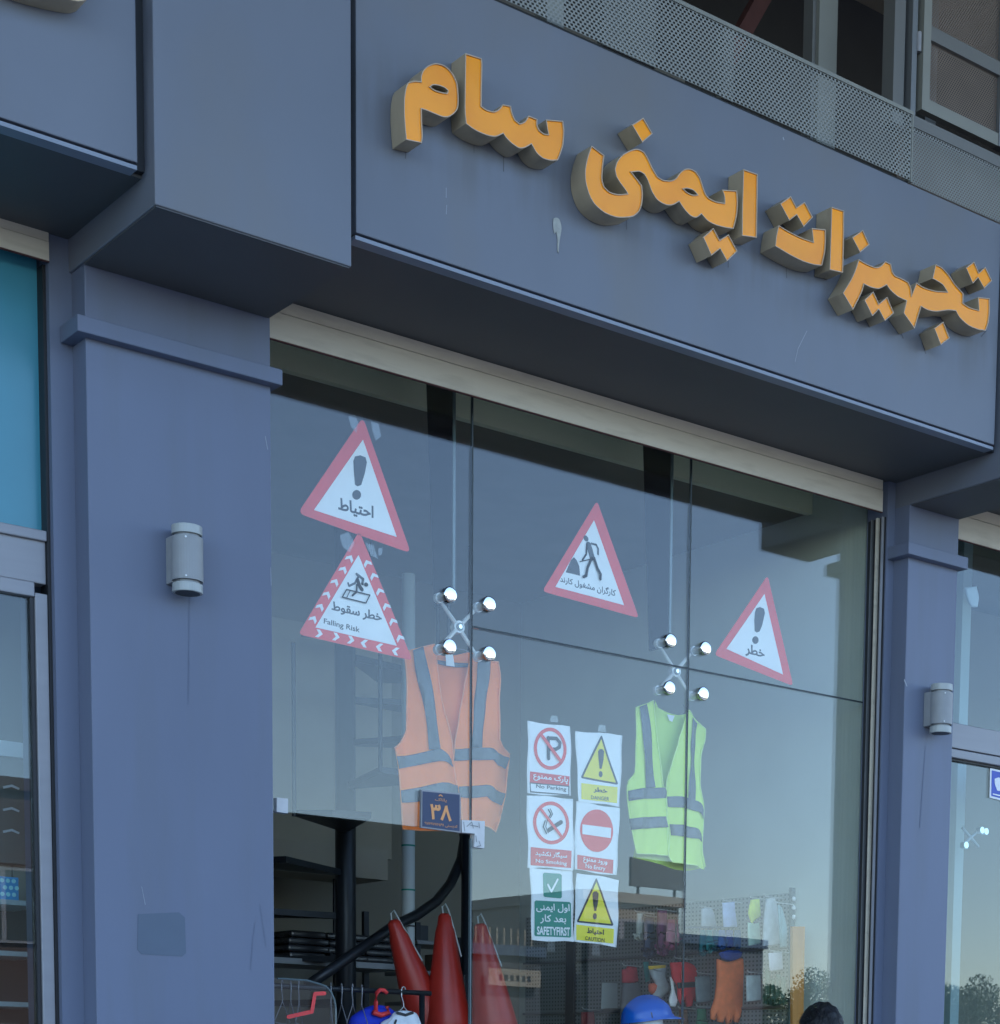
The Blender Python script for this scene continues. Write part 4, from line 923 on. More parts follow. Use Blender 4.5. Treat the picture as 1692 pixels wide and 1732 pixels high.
# ================================================================== display wall on the right
PG = thing('display_wall', 'grey perforated display panels with shelf rails along the right interior wall', 'display wall', (6.8, 8.5, .15))
XW = 6.81
pt = gp(1340, 1508, XW/gp(1340,1508,1).x)
for i in range(3):
    for (z0, z1) in ((.3, 1.12), (1.13, 1.885), (1.895, 2.19), (2.20, pt.z)):
        y0 = 7.50+i*.80; box('perforated_panel', XW, XW+.012, y0, y0+.79, z0, z1-.006, M['peg'], PG)
for z in (1.122, 1.887, 2.192):
    box('shelf_rail', XW-.012, XW-.001, 7.49, 9.9, z-.004, z+.008, M['alu_dark'], PG)
box('edge_strip', XW-.004, XW+.02, 7.475, 7.495, .15, pt.z+.02, M['finedge'], PG)
_y = XW/gp(972, 1660, 1).x
box('dark_upright', XW-.03, XW-.013, _y-.03, _y+.05, .15, gp(972, 1592, _y).z, M['iron'], PG)
OP = thing('wooden_post', 'orange brown upright board at the end of the display panels', 'post', gp(1350, 1732, 7.2))
prism('board', [plane_ring([(1341,1567),(1362,1567),(1357,1860),(1341,1860)], 7.30, False)], 7.30, 7.318, mat('board_orange', (.62,.26,.07), .55, 0, .12, 5, .1, 30, (6,6,.6)), OP)
for y in (1520, 1535, 1551):
    o = MB().lathe(tuple(gp(1343, y, 7.45)), [(.001,-.012),(.009,-.008),(.011,0),(.008,.009),(.001,.012)], 12).build('light_bulb', M['white'], None, True)
    tag(o, {1520:'top',1535:'middle',1551:'bottom'}[y]+' one of the three small white bulbs on the display panel edge', 'bulb', 'white bulbs on the panel edge')
def hung(name, label, cat, px, col, off=.10, th=.045, grp=None):
    xs = [p[0] for p in px]; cx = (min(xs)+max(xs))/2; cy = px[0][1]
    Y = (XW-off)/gp(cx, cy, 1).x
    o = puffy(name, px, Y, th, cm(*col)); tag(o, label, cat, grp); return o, Y
def peg(x, y):
    Y = (XW-.1)/gp(x, y, 1).x; p = gp(x, y, Y); o = MB().tube([Vector((XW, Y, p.z)), Vector((p.x-.03, Y, p.z+.004)), Vector((p.x-.04, Y, p.z+.014))], .003, 6).build('peg_hook', M['steel2'], PG)
def glove(x0, x1, y0, y1, tilt=0):
    g = [(.2,0),(.8,0),(.82,.25),(.92,.42),(1.0,.6),(.99,.72),(.9,.70),(.84,.58),(.83,.72),(.80,.93),(.70,.95),(.66,.75),(.64,.97),(.55,1.0),(.49,.98),(.48,.76),(.44,.96),(.35,.98),(.30,.93),(.31,.74),(.26,.86),(.17,.87),(.12,.80),(.13,.6),(.12,.4),(.18,.25)]
    return [(x0+(x1-x0)*a+tilt*b, y0+(y1-y0)*b) for a, b in g]
hung('work_glove', 'white work glove hanging highest at the left of the display', 'glove', glove(1075,1090,1545,1592), (.5,.52,.48)); peg(1083,1544)
hung('work_glove', 'dark navy work gloves hanging next to the white glove', 'glove', glove(1087,1110,1552,1622), (.015,.035,.075)); peg(1098,1550)
hung('work_glove', 'purple palmed dark work glove under the small peg', 'glove', glove(1108,1132,1540,1618,2), (.13,.03,.085)); peg(1120,1540)
hung('work_glove', 'pink sided work glove right of the purple one', 'glove', glove(1126,1150,1555,1608,-2), (.28,.05,.12), .09)
hung('black_strap', 'thin black strap hanging beside the pink glove', 'strap', [(1142,1552),(1145,1552),(1146,1626),(1142,1626)], (.01,.01,.02), .12, .01)
hung('work_glove', 'red and dark work glove at the lower left of the display', 'glove', [(1053,1640),(1060,1638),(1063,1634),(1076,1636),(1079,1660),(1066,1664),(1053,1662)], (.35,.02,.03)); peg(1062,1634)
hung('gauntlet', 'dark grey long gauntlet behind the blue hard hat', 'gauntlet', [(1054,1663),(1080,1662),(1086,1690),(1084,1745),(1048,1745),(1050,1700)], (.07,.07,.075), .12)
hung('teal_strap', 'teal strap hanging left of the grey cuffed glove', 'strap', [(1088,1627),(1097,1626),(1100,1658),(1092,1662)], (.0,.12,.11), .1, .012)
o, yy = hung('gauntlet', 'light grey gauntlet with a yellow trimmed cuff above the hard hat', 'gauntlet', [(1097,1636),(1126,1634),(1125,1652),(1131,1668),(1128,1680),(1112,1692),(1103,1688),(1110,1668),(1102,1650)], (.35,.37,.38))
o2 = puffy('yellow_trim', [(1097,1634),(1126,1632),(1126,1637),(1098,1640)], yy-.018, .008, cm(.6,.35,.03), o); peg(1110,1628)
hung('orange_mitt', 'small orange red mitt beside the light grey gauntlet', 'mitt', [(1099,1664),(1111,1662),(1113,1672),(1104,1682),(1099,1676)], (.5,.1,.05), .12)
o, yy = hung('gauntlet', 'red gauntlet with a black band in the middle of the display', 'gauntlet', [(1134,1628),(1160,1627),(1172,1632),(1178,1642),(1177,1668),(1178,1694),(1172,1690),(1170,1702),(1162,1703),(1158,1692),(1153,1700),(1148,1690),(1146,1668),(1138,1655)], (.48,.02,.025))
puffy('black_band', [(1146,1662),(1177,1660),(1177,1670),(1147,1672)], yy-.02, .008, cm(.02,.025,.025), o); peg(1150,1622)
hung('work_glove', 'white work glove hanging in front of the red gauntlet', 'glove', [(1133,1652),(1139,1653),(1141,1676),(1146,1692),(1142,1703),(1134,1702),(1132,1690),(1136,1674)], (.6,.62,.6), .15, .02)
BK = thing('wire_basket', 'blue wire rack of gloves beside the glass joint', 'rack', gp(1220, 1620, 7.9))
Yb = (XW-.12)/gp(1220,1570,1).x
MB().tube([gp(1160,1569,Yb), gp(1262,1567,Yb)], .006, 6).tube([gp(1262,1567,Yb), gp(1261,1598,Yb)], .006, 6).build('rail', M['navy'], BK)
for x in range(1184, 1262, 7): MB().tube([gp(x,1567,Yb), gp(x,1578,Yb)], .003, 5).build('wire', M['navy'], BK)
for i, (a, b, y1, c) in enumerate(((1181,1197,1618,(.0,.07,.08)),(1192,1207,1614,(.0,.10,.10)),(1203,1218,1610,(.0,.06,.09)),(1213,1230,1607,(.005,.05,.18)),(1225,1243,1604,(.005,.03,.2)),(1238,1262,1606,(.01,.06,.16)))):
    o = puffy('work_glove', glove(a, b, 1573, y1), Yb-.012*(i%2), .024, cm(*c))
    tag(o, ['leftmost teal glove on the blue wire rack','second teal glove from the left on the blue wire rack','teal blue glove third from the left on the wire rack','dark blue glove fourth from the left on the wire rack','blue glove fifth from the left on the wire rack','rightmost blue grey glove on the blue wire rack'][i], 'glove', 'gloves on the blue wire rack')
o = puffy('blue_cuff', [(1216,1612),(1232,1607),(1256,1608),(1256,1618),(1238,1626),(1222,1622)], Yb-.02, .03, cm(.01,.04,.2)); tag(o, 'dark blue knitted cuff on top of the orange gauntlet', 'cuff')
o = puffy('gauntlet', [(1213,1622),(1232,1627),(1256,1620),(1258,1640),(1256,1690),(1252,1718),(1248,1730),(1242,1728),(1240,1716),(1236,1730),(1229,1732),(1226,1718),(1222,1730),(1214,1728),(1213,1714),(1209,1726),(1203,1724),(1203,1708),(1209,1690),(1213,1660)], Yb-.03, .045, cm(.62,.13,.04)); tag(o, 'large orange leather gauntlet with fingers spread under the blue rack', 'gauntlet')
for nm, lb, px, c in (('folded_cloth','grey cloth hanging above the left end of the blue rack',[(1187,1537),(1196,1535),(1206,1540),(1212,1568),(1186,1568)],(.30,.32,.36)),
  ('folded_cloth','pale lavender cloth hanging above the blue rack',[(1222,1527),(1242,1525),(1244,1545),(1247,1568),(1224,1568)],(.30,.34,.52)),
  ('reflective_strip','bright lime strip folded over the upper display peg',[(1270,1522),(1284,1520),(1287,1550),(1277,1556),(1272,1563),(1266,1545)],(.5,.78,.08)),
  ('folded_cloth','pale green cloth hanging below the bright lime strip',[(1265,1560),(1276,1562),(1284,1560),(1287,1596),(1266,1600)],(.30,.42,.34)),
  ('folded_cloth','grey smock hanging at the upper right of the display',[(1296,1520),(1310,1518),(1318,1545),(1322,1598),(1290,1600),(1292,1555)],(.30,.31,.32)),
  ('folded_cloth','teal grey cloth hanging nearest the orange brown board',[(1316,1530),(1322,1535),(1331,1570),(1330,1602),(1320,1602)],(.18,.27,.28)),
  ('folded_cloth','pale mauve cloth on the second row near the board',[(1300,1612),(1322,1610),(1324,1640),(1302,1642)],(.42,.40,.44))):
    o, yy = hung(nm, lb, 'cloth', px, c, .10, .02); peg((px[0][0]+px[1][0])/2, px[0][1]-2)
for i, (a, b, y0, y1) in enumerate(((1293,1305,1638,1700),(1303,1314,1655,1702),(1311,1322,1648,1700),(1319,1332,1652,1700))):
    o, yy = hung('work_glove', ['leftmost dark green glove of the four beside the board','second dark green glove of the four beside the board','third dark green glove of the four beside the board','dark green glove touching the orange brown board'][i], 'glove', glove(a, b, y0, y1), (.03,.07,.055), .1+.01*i, .03, 'dark green gloves beside the board')
hung('red_pouch', 'dark red pouch low on the display left of the blue hard hat', 'pouch', [(984,1712),(1004,1711),(1006,1745),(984,1746)], (.16,.02,.02), .08); peg(994,1708)
hung('glove_packet', 'clear grey packet hanging under the navy gloves', 'packet', [(1176,1652),(1200,1650),(1202,1694),(1178,1696)], (.16,.19,.20), .06, .02); peg(1188,1647)
hung('glove_packet', 'pale packet hanging right of the large orange gauntlet', 'packet', [(1262,1650),(1286,1649),(1287,1692),(1263,1694)], (.35,.38,.37), .06, .02); peg(1274,1646)
hung('work_glove', 'brown work glove low behind the hard hat brim', 'glove', glove(1146,1166,1708,1760), (.12,.06,.03)); peg(1156,1706)
hung('work_glove', 'green palmed work glove low beside the brown one', 'glove', glove(1176,1198,1706,1760), (.02,.12,.06)); peg(1187,1704)
cr = gp(1010, 1660, (XW-.02)/gp(1010,1660,1).x)
o = prism('info_card', [plane_ring([(1019,1662),(1048,1663),(1046,1705),(1017,1706)], (XW-.05)/gp(1033,1680,1).x, False)], (XW-.05)/gp(1033,1680,1).x, (XW-.05)/gp(1033,1680,1).x+.004, M['pvc']); tag(o, 'pale square card on the display left of the hard hat', 'card')
# hard hat on a white display head
hc = gp(1094, 1719, 7.18)
HD = thing('mannequin_head', 'white foam mannequin head wearing the blue hard hat', 'mannequin head', (hc.x, hc.y, 1.2))
prof = [(.001,.10),(.05,.085),(.075,.05),(.082,0),(.078,-.05),(.066,-.10),(.05,-.14),(.048,-.19),(.07,-.22),(.09,-.24),(.09,-.26),(.001,-.262)]
MB().lathe((hc.x, hc.y, hc.z-.050), prof[::-1], 28, .95).build('head', M['white'], HD, True)
PS = thing('display_stand', 'grey pole stand under the white display head', 'stand', (hc.x, hc.y, .15))
MB().cyl((hc.x,hc.y,.17), (hc.x,hc.y,hc.z-.312), .02, n=14).build('pole', M['alu'], PS, True); MB().cyl((hc.x,hc.y,.15), (hc.x,hc.y,.17), .15, n=28).build('base_disc', M['alu_dark'], PS)
HH = thing('hard_hat', 'glossy blue hard hat tilted forward on the white display head', 'hard hat', (hc.x, hc.y, hc.z))
M['hat'] = mat('hard_hat_blue', (.01,.13,.60), .18, 0, .04, 10)
n = 40; vs = []; fs = []; rows = [(t, ) for t in range(10)]
for j in range(10):
    th = math.pi/2*(1-j/9*.97); 
    for k in range(n):
        a = 2*math.pi*k/n; rr_ = math.cos(th)*1.0; rx, ry = .118, .098
        ridge = .008*math.exp(-(math.sin(a)*rr_/.13)**2)
        vs.append(Vector((rx*rr_*math.cos(a)*(1+ridge), ry*rr_*math.sin(a), .088*math.sin(th)+ridge*(j<8)*.9-.0)))
for (f, dz) in ((1.03,-.012),(1.06,-.016)):
    for k in range(n):
        a = 2*math.pi*k/n; fr = max(0, math.cos(a))**1.5
        vs.append(Vector((.118*math.cos(a)*f+.062*fr*(1 if f > 1.04 else .2), .098*math.sin(a)*f, dz-.02*fr*(1 if f > 1.04 else .2))))
fs = [(i*n+k,i*n+(k+1)%n,(i+1)*n+(k+1)%n,(i+1)*n+k) for i in range(11) for k in range(n)]+[tuple(range(n-1,-1,-1))]
tilt = Matrix.Rotation(R(-8), 4, 'Z') @ Matrix.Rotation(R(-9), 4, 'Y')
vs = [hc+Vector((0,0,-.002))+(tilt @ v)*1.05 for v in vs]
o = mobj('shell', vs, fs, M['hat'], HH, True); s = o.modifiers.new('solid', 'SOLIDIFY'); s.thickness = .003
MB().tube([hc+tilt@Vector((-.03,-.0985,.02)), hc+tilt@Vector((-.03,-.1015,.0)), hc+tilt@Vector((-.028,-.1,-.015))], .004, 6).build('slot', M['navy'], HH)

# ================================================================== the man standing in front of the glass
pc0 = gp(1386, 1703, 6.30)
PT = Vector((pc0.x, 6.30, 0)); H = pc0.z
MAN = thing('person', 'person with short black hair in dark clothes standing before the right end of the glass', 'person', (PT.x, PT.y, 0))
def skin(name, verts, edges, mt, parent, sub=2):
    me = bpy.data.meshes.new(name); me.from_pydata([tuple(v[:3]) for v in verts], edges, []); me.materials.append(mt)
    o = put(bpy.data.objects.new(name, me), name, parent)
    s = o.modifiers.new('skin', 'SKIN'); s.use_smooth_shade = True
    for i, v in enumerate(verts):
        r = v[3]; o.data.skin_vertices[0].data[i].radius = r if isinstance(r, tuple) else (r, r)
    o.data.skin_vertices[0].data[0].use_root = True
    q = o.modifiers.new('sub', 'SUBSURF'); q.levels = sub; q.render_levels = sub
    return o
k = H/1.70
def P3(x, y, z): return (PT.x+x*k, PT.y+y*k, z*k)
M['skin'] = mat('skin', (.36,.21,.14), .55, 0, .05, 20); M['hair'] = mat('black_hair', (.008,.008,.01), .45, 0, .3, 60, .8, 220, (1,1,.15))
M['shirtd'] = mat('dark_shirt', (.03,.035,.05), .8, 0, .1, 12, .2, 200); M['trou'] = mat('dark_trousers', (.02,.022,.03), .85, 0, .1, 12)
vb = [(*P3(0,0,.93),(.15*k,.11*k)),(*P3(0,.0,1.12),(.15*k,.10*k)),(*P3(0,.0,1.30),(.17*k,.11*k)),(*P3(0,.01,1.40),(.10*k,.08*k)),(*P3(0,.0,1.47),.052*k),(*P3(0,-.005,1.53),.055*k)]
eb = [(0,1),(1,2),(2,3),(3,4),(4,5)]
for s in (-1, 1):
    i = len(vb); vb += [(*P3(s*.19,.01,1.38),.058*k),(*P3(s*.25,.02,1.12),.042*k),(*P3(s*.25,-.06,.87),.030*k),(*P3(s*.245,-.09,.80),(.018*k,.035*k))]
    eb += [(3,i),(i,i+1),(i+1,i+2),(i+2,i+3)]
    for f in range(4):
        j = len(vb); vb += [(*P3(s*.245+(f-1.5)*.004,-.12+.018*f,.775),.0095),(*P3(s*.24,-.125+.018*f,.73-.008*(f in(1,2))),.0085)]; eb += [(i+3,j),(j,j+1)]
    j = len(vb); vb += [(*P3(s*.225,-.125,.81),.010),(*P3(s*.215,-.145,.775),.009)]; eb += [(i+3,j),(j,j+1)]
for s in (-1, 1):
    i = len(vb); vb += [(*P3(s*.09,0,.86),.088*k),(*P3(s*.10,-.01,.50),.058*k),(*P3(s*.10,.02,.10),.040*k),(*P3(s*.11,-.10,.04),(.04*k,.03*k))]
    eb += [(0,i),(i,i+1),(i+1,i+2),(i+2,i+3)]
body = skin('body', vb, eb, M['skin'], MAN)
# shirt and trousers follow the body a little outside it
vs_ = [(*P3(0,0,.90),(.165*k,.122*k)),(*P3(0,.0,1.12),(.163*k,.113*k)),(*P3(0,.0,1.30),(.183*k,.122*k)),(*P3(0,.01,1.41),(.105*k,.09*k))]; es = [(0,1),(1,2),(2,3)]
for s in (-1, 1):
    i = len(vs_); vs_ += [(*P3(s*.19,.01,1.38),.070*k),(*P3(s*.25,.02,1.13),.056*k),(*P3(s*.25,-.05,.90),.042*k)]; es += [(3,i),(i,i+1),(i+1,i+2)]
skin('shirt', vs_, es, M['shirtd'], MAN)
vt = [(*P3(0,0,.93),(.158*k,.118*k)),(*P3(0,0,.86),(.15*k,.115*k))]; et = [(0,1)]
for s in (-1, 1):
    i = len(vt); vt += [(*P3(s*.09,0,.80),.098*k),(*P3(s*.10,-.01,.50),.072*k),(*P3(s*.10,.02,.10),.062*k)]; et += [(1,i),(i,i+1),(i+1,i+2)]
    MB().tube([P3(s*.10,.06,.035), P3(s*.105,0,.05), P3(s*.11,-.08,.04), P3(s*.112,-.16,.03)], [.035*k,.048*k,.045*k,.028*k], 12).build('shoe', M['iron'], MAN, True)
skin('trousers', vt, et, M['trou'], MAN)
hd = Vector(P3(0,-.01,1.595))
def blob(c, rx, ry, rz, f, n=28, m=18):
    vs = []; 
    for j in range(m+1):
        th = math.pi*j/m
        for i in range(n):
            a = 2*math.pi*i/n; d = Vector((math.sin(th)*math.cos(a), math.sin(th)*math.sin(a), math.cos(th))); s = f(d); vs.append(c+Vector((d.x*rx*s, d.y*ry*s, d.z*rz*s)))
    return vs, [(j*n+i,(j+1)*n+i,(j+1)*n+(i+1)%n,j*n+(i+1)%n) for j in range(m) for i in range(n)]
# the head faces the shop (+Y): jaw narrower, brow and nose on the far side
def headf(d):
    s = 1.0
    if d.z < -.2: s *= 1+.20*(d.z+.2)
    if d.y > .9 and abs(d.z+.15) < .25: s += .13*max(0, 1-abs(d.x)/.16)*max(0, 1-abs(d.z+.15)/.25)
    return s
v_, f_ = blob(hd, .074*k, .095*k, .112*k, headf); head = mobj('head', v_, f_, M['skin'], MAN, True)
for s in (-1, 1):
    MB().lathe(tuple(hd+Vector((s*.075*k, .0, -.01*k))), [(.001,-.03*k),(.014*k,-.015*k),(.016*k,.01*k),(.001,.03*k)], 10).build('ear', M['skin'], head, True)
    MB().lathe(tuple(hd+Vector((s*.028*k,.086*k,.008*k))), [(.001,-.008),(.010,-.003),(.010,.003),(.001,.008)], 10).build('eye', M['white'], head, True)
MB().tube([hd+Vector((-.022*k,.084*k,-.06*k)), hd+Vector((0,.092*k,-.062*k)), hd+Vector((.022*k,.084*k,-.06*k))], .005, 6).build('mouth', M['red'], head, True)
def hairf(d):
    s = 1+.035*math.sin(9*d.x+4*d.y)+.025*math.sin(17*d.y+5*d.z)
    if d.z < .15 and d.y > .1: s = .80
    if d.z < -.45: s = .80
    return s
v_, f_ = blob(hd+Vector((0,-.004,.012)), .082*k, .102*k, .113*k, hairf, 40, 28)
hair = mobj('hair', v_, f_, M['hair'], MAN, True)
hv = []; hf = []
for i in range(2600):
    a = random.uniform(0, 2*math.pi); z = random.uniform(-.3, 1); q = math.sqrt(1-z*z); d = Vector((q*math.cos(a), q*math.sin(a), z))
    if d.y > .2 and z < .3: continue
    p = hd+Vector((0,-.004,.012))+Vector((d.x*.083*k, d.y*.103*k, d.z*.114*k)); t = d.orthogonal().normalized(); t = (Matrix.Rotation(random.uniform(0, 6.28), 3, d) @ t)*.7+Vector((0,0,-.6)); e = t.normalized()*random.uniform(.02,.045)+d*random.uniform(.003,.016); sd_ = d.cross(e).normalized()*.0016
    n0 = len(hv); hv += [p-sd_, p+sd_, p+e]; hf.append((n0, n0+1, n0+2))
mobj('hair_strand', hv, hf, M['hair'], hair)

# ================================================================== neighbouring shop on the left
LN = thing('shop_window', 'left neighbouring shopfront with a blue upper panel and a grey aluminium door', 'shop window', (1.5, 6.93, 0))
box('blue_panel', -2, 2.700, 6.95, 6.96, 3.385, 4.38, M['bluefilm'], LN)
box('transom', -2, 2.700, 6.915, 6.97, 3.205, 3.384, M['alu'], LN, .004); box('transom_lip', -2, 2.700, 6.900, 6.914, 3.35, 3.386, M['alu'], LN, .004)
box('gasket', 2.7005, 2.7115, 6.90, 6.97, .15, 4.28, M['black'], LN)
fr_ = box('door_frame', 2.655, 2.700, 6.905, 6.965, .15, 3.17, M['alu'], LN, .003); box('door_head', -2, 2.654, 6.905, 6.965, 3.155, 3.204, M['alu'], LN, .003)
box('door_gasket', 2.640, 2.6545, 6.915, 6.955, .15, 3.154, M['black'], fr_)
box('glass_pane', -2, 2.639, 6.93, 6.938, .15, 3.154, GL, LN)
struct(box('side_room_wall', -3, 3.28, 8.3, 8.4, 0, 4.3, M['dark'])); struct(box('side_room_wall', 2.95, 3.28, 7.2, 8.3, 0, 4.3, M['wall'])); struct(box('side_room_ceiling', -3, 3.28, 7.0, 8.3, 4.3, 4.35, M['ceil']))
o = box('grey_partition', 0.4, gp(42,1300,7.4).x, 7.40, 7.44, gp(20,1460,7.4).z, 3.6, M['frame_l']); tag(o, 'grey partition board behind the left neighbouring door', 'partition')
a = gp(0,1252,7.39); b = gp(45,1283,7.39); o = box('white_strip', .3, b.x, 7.385, 7.398, b.z, a.z, M['white']); tag(o, 'white horizontal strip across the grey partition at the left edge', 'strip')
for i, y in enumerate((1330, 1368, 1405)):
    p = [gp(x, yy, 7.397) for x, yy in ((5,y),(20,y-3),(33,y+3),(32,y+6),(20,y+1),(6,y+4))]; r = [Vector((q.x,q.z)) for q in p]
    o = prism('paper_strip', [r], 7.394, 7.3975, M['white']); tag(o, ['top','middle','bottom'][i]+' one of the three thin pale paper strips on the grey partition', 'strip', 'pale paper strips on the partition')
LS = thing('shelf_unit', 'white edged shelves holding blue boxes behind the left neighbouring door', 'shelf', (2, 7.35, .15))
for y in (1529, 1615, 1700):
    z = gp(60, y, 7.2).z; box('board', .4, gp(74,y,7.2).x, 7.20, 7.5, z-.009, z+.009, M['pvc'], LS)
box('back_panel', .4, gp(74,1600,7.5).x+.05, 7.505, 7.52, .15, gp(60,1529,7.2).z, M['dark'], LS)
zt = gp(60,1529,7.2).z+.0095
for x0, x1 in ((-45, 22), (23, 50), (51, 74)):
    box('tile_panel', gp(x0,1500,7.45).x, gp(x1,1500,7.45).x-.004, 7.45, 7.46, zt, gp(40,1461,7.45).z, M['beige'], LS)
t = thing('tissue_box', 'bright blue tissue box with pale circles on the top shelf at the left edge', 'tissue box', (gp(16,1520,7.25).x, 7.25, zt))
xa, xb = gp(0,1500,7.22).x, gp(32,1500,7.22).x; zz = gp(16,1483,7.22).z
box('carton', xa, xb, 7.22, 7.32, zt, zz, mat('carton_blue', (.03,.36,.72), .5, 0, .05), t, .002)
for i in range(3):
    for j in range(3):
        cx = xa+.008+(xb-xa-.016)*(i+.5*(j%2))/2.5; cz = zt+.02+(zz-zt-.035)*j/2
        prism('printed_circle', [[Vector((cx+.008*math.cos(q), cz+.008*math.sin(q))) for q in [2*math.pi*s/12 for s in range(12)]]], 7.2175, 7.2192, cm(.25,.55,.72), t)
o = box('blue_carton', gp(28,1450,7.46).x, gp(70,1450,7.46).x, 7.44, 7.5, gp(40,1460,7.46).z+.001, gp(40,1444,7.46).z, mat('carton_pale_blue', (.10,.36,.62), .5), bevel=.006); tag(o, 'flat pale blue carton above the tissue box at the left edge', 'carton')
o = puffy('grey_pouch', [(47,1511),(58,1509),(58,1521),(47,1521)], 7.3, .02, cm(.12,.11,.11)); tag(o, 'small dark pouch right of the blue tissue box', 'pouch')

# ================================================================== neighbouring shop on the right
RN = thing('shop_window', 'right neighbouring shopfront with a wide aluminium transom and clear glass', 'shop window', (8, 6.93, 0))
box('transom', 7.236, 12, 6.905, 6.97, 3.205, 3.33, M['alu'], RN, .004); box('transom_lip', 7.236, 12, 6.895, 6.97, 3.155, 3.198, M['alu'], RN, .004); box('gasket', 7.236, 12, 6.915, 6.96, 3.144, 3.1545, M['black'], RN)
box('upper_pane', 7.236, 12, 6.93, 6.938, 3.331, 4.36, GL, RN); box('lower_pane', 7.236, 12, 6.93, 6.938, .15, 3.1435, GL, RN)
struct(box('side_room_wall', 6.96, 13, 9.2, 9.3, 0, 4.7, M['wall'])); struct(box('side_room_ceiling', 6.96, 13, 7.2, 9.2, 4.75, 4.8, M['ceil']))
f = MB().box(7.50, 7.51, 7.1, 7.35, 3.33, 4.74); o = f.build('support_fin', M['fin'], RN)
struct(box('side_room_partition', 8.05, 8.12, 7.5, 9.2, 0, 4.7, M['wall_r']))
o = puffy('plastic_bag', [(1632,994),(1651,992),(1655,1010),(1653,1027),(1643,1026),(1636,1012)], 7.02, .02, M['white']); tag(o, 'crumpled white plastic taped high inside the right neighbouring glass', 'plastic bag')
BS = thing('blue_sticker', 'blue sticker with a white tooth symbol at the right edge of the photo', 'sticker', gp(1690, 1350, 6.925))
prism('sheet', [plane_ring([(1675,1299),(1725,1310),(1725,1362),(1674,1349)], 6.926, False)], 6.926, 6.9275, M['white'], BS)
prism('blue_field', [plane_ring([(1678,1303),(1722,1313),(1722,1358),(1677,1346)], 6.925, False)], 6.9245, 6.9255, mat('sticker_blue', (.01,.05,.42), .35), BS)
prism('tooth_symbol', [plane_ring([(1683,1317),(1690,1315),(1697,1318),(1704,1317),(1708,1322),(1704,1338),(1699,1340),(1696,1329),(1692,1338),(1687,1337),(1683,1325)], 6.923, True)], 6.9232, 6.9240, M['white'], BS)
strokes([([(1680,1343),(1718,1352)],1.6)], 6.923, M['white'], BS, 'small_print')
SP = thing('spider_fitting', 'small steel spider fitting inside the right neighbouring glass', 'spider fitting', gp(1640, 1410, 7.3))
for a, b in (((1628,1400),(1655,1432)), ((1655,1405),(1628,1430))): MB().cyl(gp(*a,7.3), gp(*b,7.3), .008, n=8).build('arm', M['steel2'], SP)
for a in ((1655,1405),(1628,1430),(1662,1407)): MB().cyl(gp(*a,7.3), gp(*a,7.3)+Vector((0,-.03,0)), .018, n=14).build('disc', M['steel'], SP)

# ================================================================== the far side of the street, seen in the glass
def mir(u, vz, D):      # a point whose reflection in the glass plane lies on the sight line (u, vz) at depth D behind it
    return Vector((u*D, 2*GF-D, vz*D+EYE))
def far_building(x0, x1, z1, y, m, label, flat=True, floors=1, roof=None):
    t = thing('far_building', label, 'building', ((x0+x1)/2, y, 0))
    box('wall', x0, x1, y-9, y, 0, z1, m, t)
    nw = max(2, int((x1-x0)/2.6)); st_ = (x1-x0)/nw
    for f in range(floors):
        zb_ = .9+f*3.1
        for i in range(nw):
            cx = x0+st_*(i+.5); w_ = box('window', cx-.75, cx+.75, y+.005, y+.05, zb_, zb_+1.5, M['alu'], t)
            for s in (-1, 1): box('pane', cx-.36+s*.36-.32, cx-.36+s*.36+.30+.36*(0), y+.052, y+.056, zb_+.06, zb_+1.44, M['winf'], w_)
    box('parapet', x0-.1, x1+.1, y-9, y+.1, z1+.003, z1+.25, roof or m, t)
    return t
D = 39; y = 2*GF-D
b0 = far_building(5, 15.9, 7.0, y, mat('far_brick_red', (.085,.058,.052), .85, 0, .12, 1.5), 'dull red two storey building reflected in the left neighbouring door', floors=2)
b1 = far_building(16.1, 27.3, 4.4, y, M['bld2'], 'long low grey building with blue roof edge and white picket railing across the street', roof=M['roofb'])
for i in range(55): box('railing_picket', 16.2+i*.2, 16.24+i*.2, y-.02, y+.02, 4.66, 5.05, M['bld'], b1)
bn = thing('shop_banner', 'white banner with dark writing on the low building across the street', 'banner', (26.4, y+.12, 3.7))
box('board', 25.7, 27.2, y+.11, y+.16, 3.68, 4.08, M['bld'], bn)
mobj('writing', [(26.0+.16*i+dx, y+.165, 3.8+dz) for i in range(6) for dx, dz in ((0,0),(.09,0),(.09,.14),(0,.14))], [tuple(range(4*i,4*i+4)) for i in range(6)], M['ink'], bn)
b3 = far_building(31.9, 36.3, 5.2, y-2, M['bld2'], 'narrow dark grey building right of the beige one across the street', roof=M['roofb'])
b2 = far_building(28.6, 31.6, 5.9, y, M['bld'], 'beige two storey building with a billboard on its roof across the street', floors=2)
box('shaded_lower_wall', 28.6, 31.6, y+.12, y+.2, 0, 5.0, M['bld2'], b2)  # dark sheet before the beige wall: shade of its lower part as colour
BL_ = thing('billboard', 'dark grey billboard on stilts above the beige building across the street', 'billboard', (30.9, y, 6.1))
box('board', 30.05, 31.75, y-.1, y, 6.35, 7.05, mat('board_grey', (.10,.11,.115), .6, 0, .15, 2), BL_)
for x in (30.3, 31.5): MB().cyl((x, y-.05, 6.15), (x, y-.05, 6.35), .04, n=8).build('leg', M['iron'], BL_)
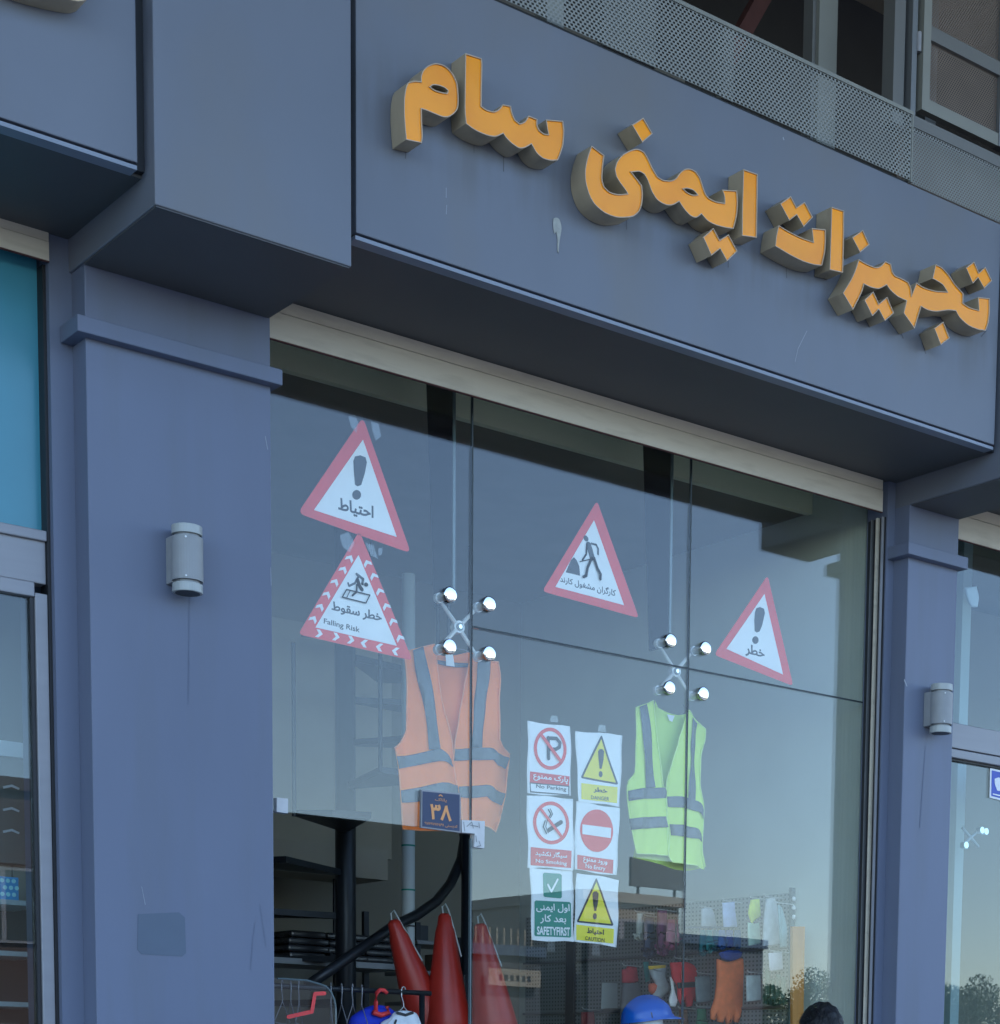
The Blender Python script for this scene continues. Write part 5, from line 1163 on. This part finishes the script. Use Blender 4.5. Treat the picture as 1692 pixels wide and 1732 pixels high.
def tree(x, yy, h, r, label, m, seed):
    rd = random.Random(seed); t = thing('street_tree', label, 'tree', (x, yy, 0))
    tk = MB().tube([(x,yy,0),(x+.1,yy,h*.25),(x-.05,yy+.1,h*.5),(x,yy,h*.75)], [.17,.14,.10,.05], 10)
    for k in range(6):
        a = rd.uniform(0,6.28); z = h*rd.uniform(.3,.55); tk.tube([(x,yy,z),(x+math.cos(a)*r*.4,yy+math.sin(a)*r*.4,z+h*.15),(x+math.cos(a)*r*.75,yy+math.sin(a)*r*.75,z+h*.25)], [.07,.045,.02], 6)
    tk.build('trunk', M['bark'], t, True)
    vs = []; fs = []; cl_ = [(rd.uniform(-1,1)*r*.75, rd.uniform(-1,1)*r*.75, h*rd.uniform(.35,.9), r*rd.uniform(.3,.55)) for _ in range(15)]
    for i in range(9000):
        c = rd.choice(cl_); d = Vector((rd.gauss(0,1), rd.gauss(0,1), rd.gauss(0,1))).normalized()*c[3]*(rd.random()**.4)
        p = Vector((x+c[0], yy+c[1], min(c[2], h-c[3]*.8)))+d; s = rd.uniform(.04,.09)
        u = Vector((rd.gauss(0,1),rd.gauss(0,1),rd.gauss(0,1))).normalized()*s; v = u.orthogonal().normalized()*s*.6; n0 = len(vs)
        vs += [p-u, p+v, p+u, p-v]; fs.append((n0,n0+1,n0+2,n0+3))
    mobj('crown', vs, fs, m, t)
D = 60
for i, (u, vz, r, lb) in enumerate(((.835,.042,2.3,'low bushy tree reflected beside the glass joint'),(.876,.066,1.3,'low bushy tree across the street behind the orange gauntlet reflection'),(.903,.070,1.7,'small round tree across the street, left of the tallest one'),(.925,.060,1.5,'slim tree across the street touching the tallest one'),
     (.955,.080,2.6,'tallest round tree across the street'),(.995,.066,2.4,'broad tree across the street right of the tallest one'),(1.075,.074,2.2,'dark tree reflected low in the right neighbouring window'),(1.125,.086,2.6,'tall dark tree at the right edge of the reflected street'),(1.18,.082,2.6,'dark tree farthest right across the street'))):
    p = mir(u, vz, D); tree(p.x, p.y, p.z, r, lb, M['leaf2'] if i > 5 else M['leaf'], 30+i)
hv = []; hf = []; rd = random.Random(5)
for i in range(26000):
    x = rd.uniform(32.5, 80); yy = 2*GF-D+3+rd.uniform(-.7,.7); z = rd.uniform(0, 2.7+.5*math.sin(x*.9)+.3*math.sin(x*2.3)); s = rd.uniform(.06,.12)
    p = Vector((x,yy,z)); u = Vector((rd.gauss(0,1),rd.gauss(0,1),rd.gauss(0,1))).normalized()*s; v = u.orthogonal().normalized()*s*.6; n0 = len(hv)
    hv += [p-u,p+v,p+u,p-v]; hf.append((n0,n0+1,n0+2,n0+3))
o = mobj('hedge', hv, hf, M['leaf']); o['kind'] = 'stuff'; o['label'] = 'long uneven green hedge along the far side of the street'; o['category'] = 'hedge'
box_ = struct(box('far_hills', -300, 400, -420, -400, -.1, 9, M['leaf2']))

# origins of single-mesh things to the base of the thing
bpy.context.view_layer.update()
for o in list(S.objects):
    if o.type == 'MESH' and o.parent is None and o.data.users == 1 and not o.children:
        xs = [v.co for v in o.data.vertices]
        if not xs: continue
        c = Vector(((min(v.x for v in xs)+max(v.x for v in xs))/2, (min(v.y for v in xs)+max(v.y for v in xs))/2, min(v.z for v in xs)))
        o.data.transform(Matrix.Translation(-c)); o.location = c
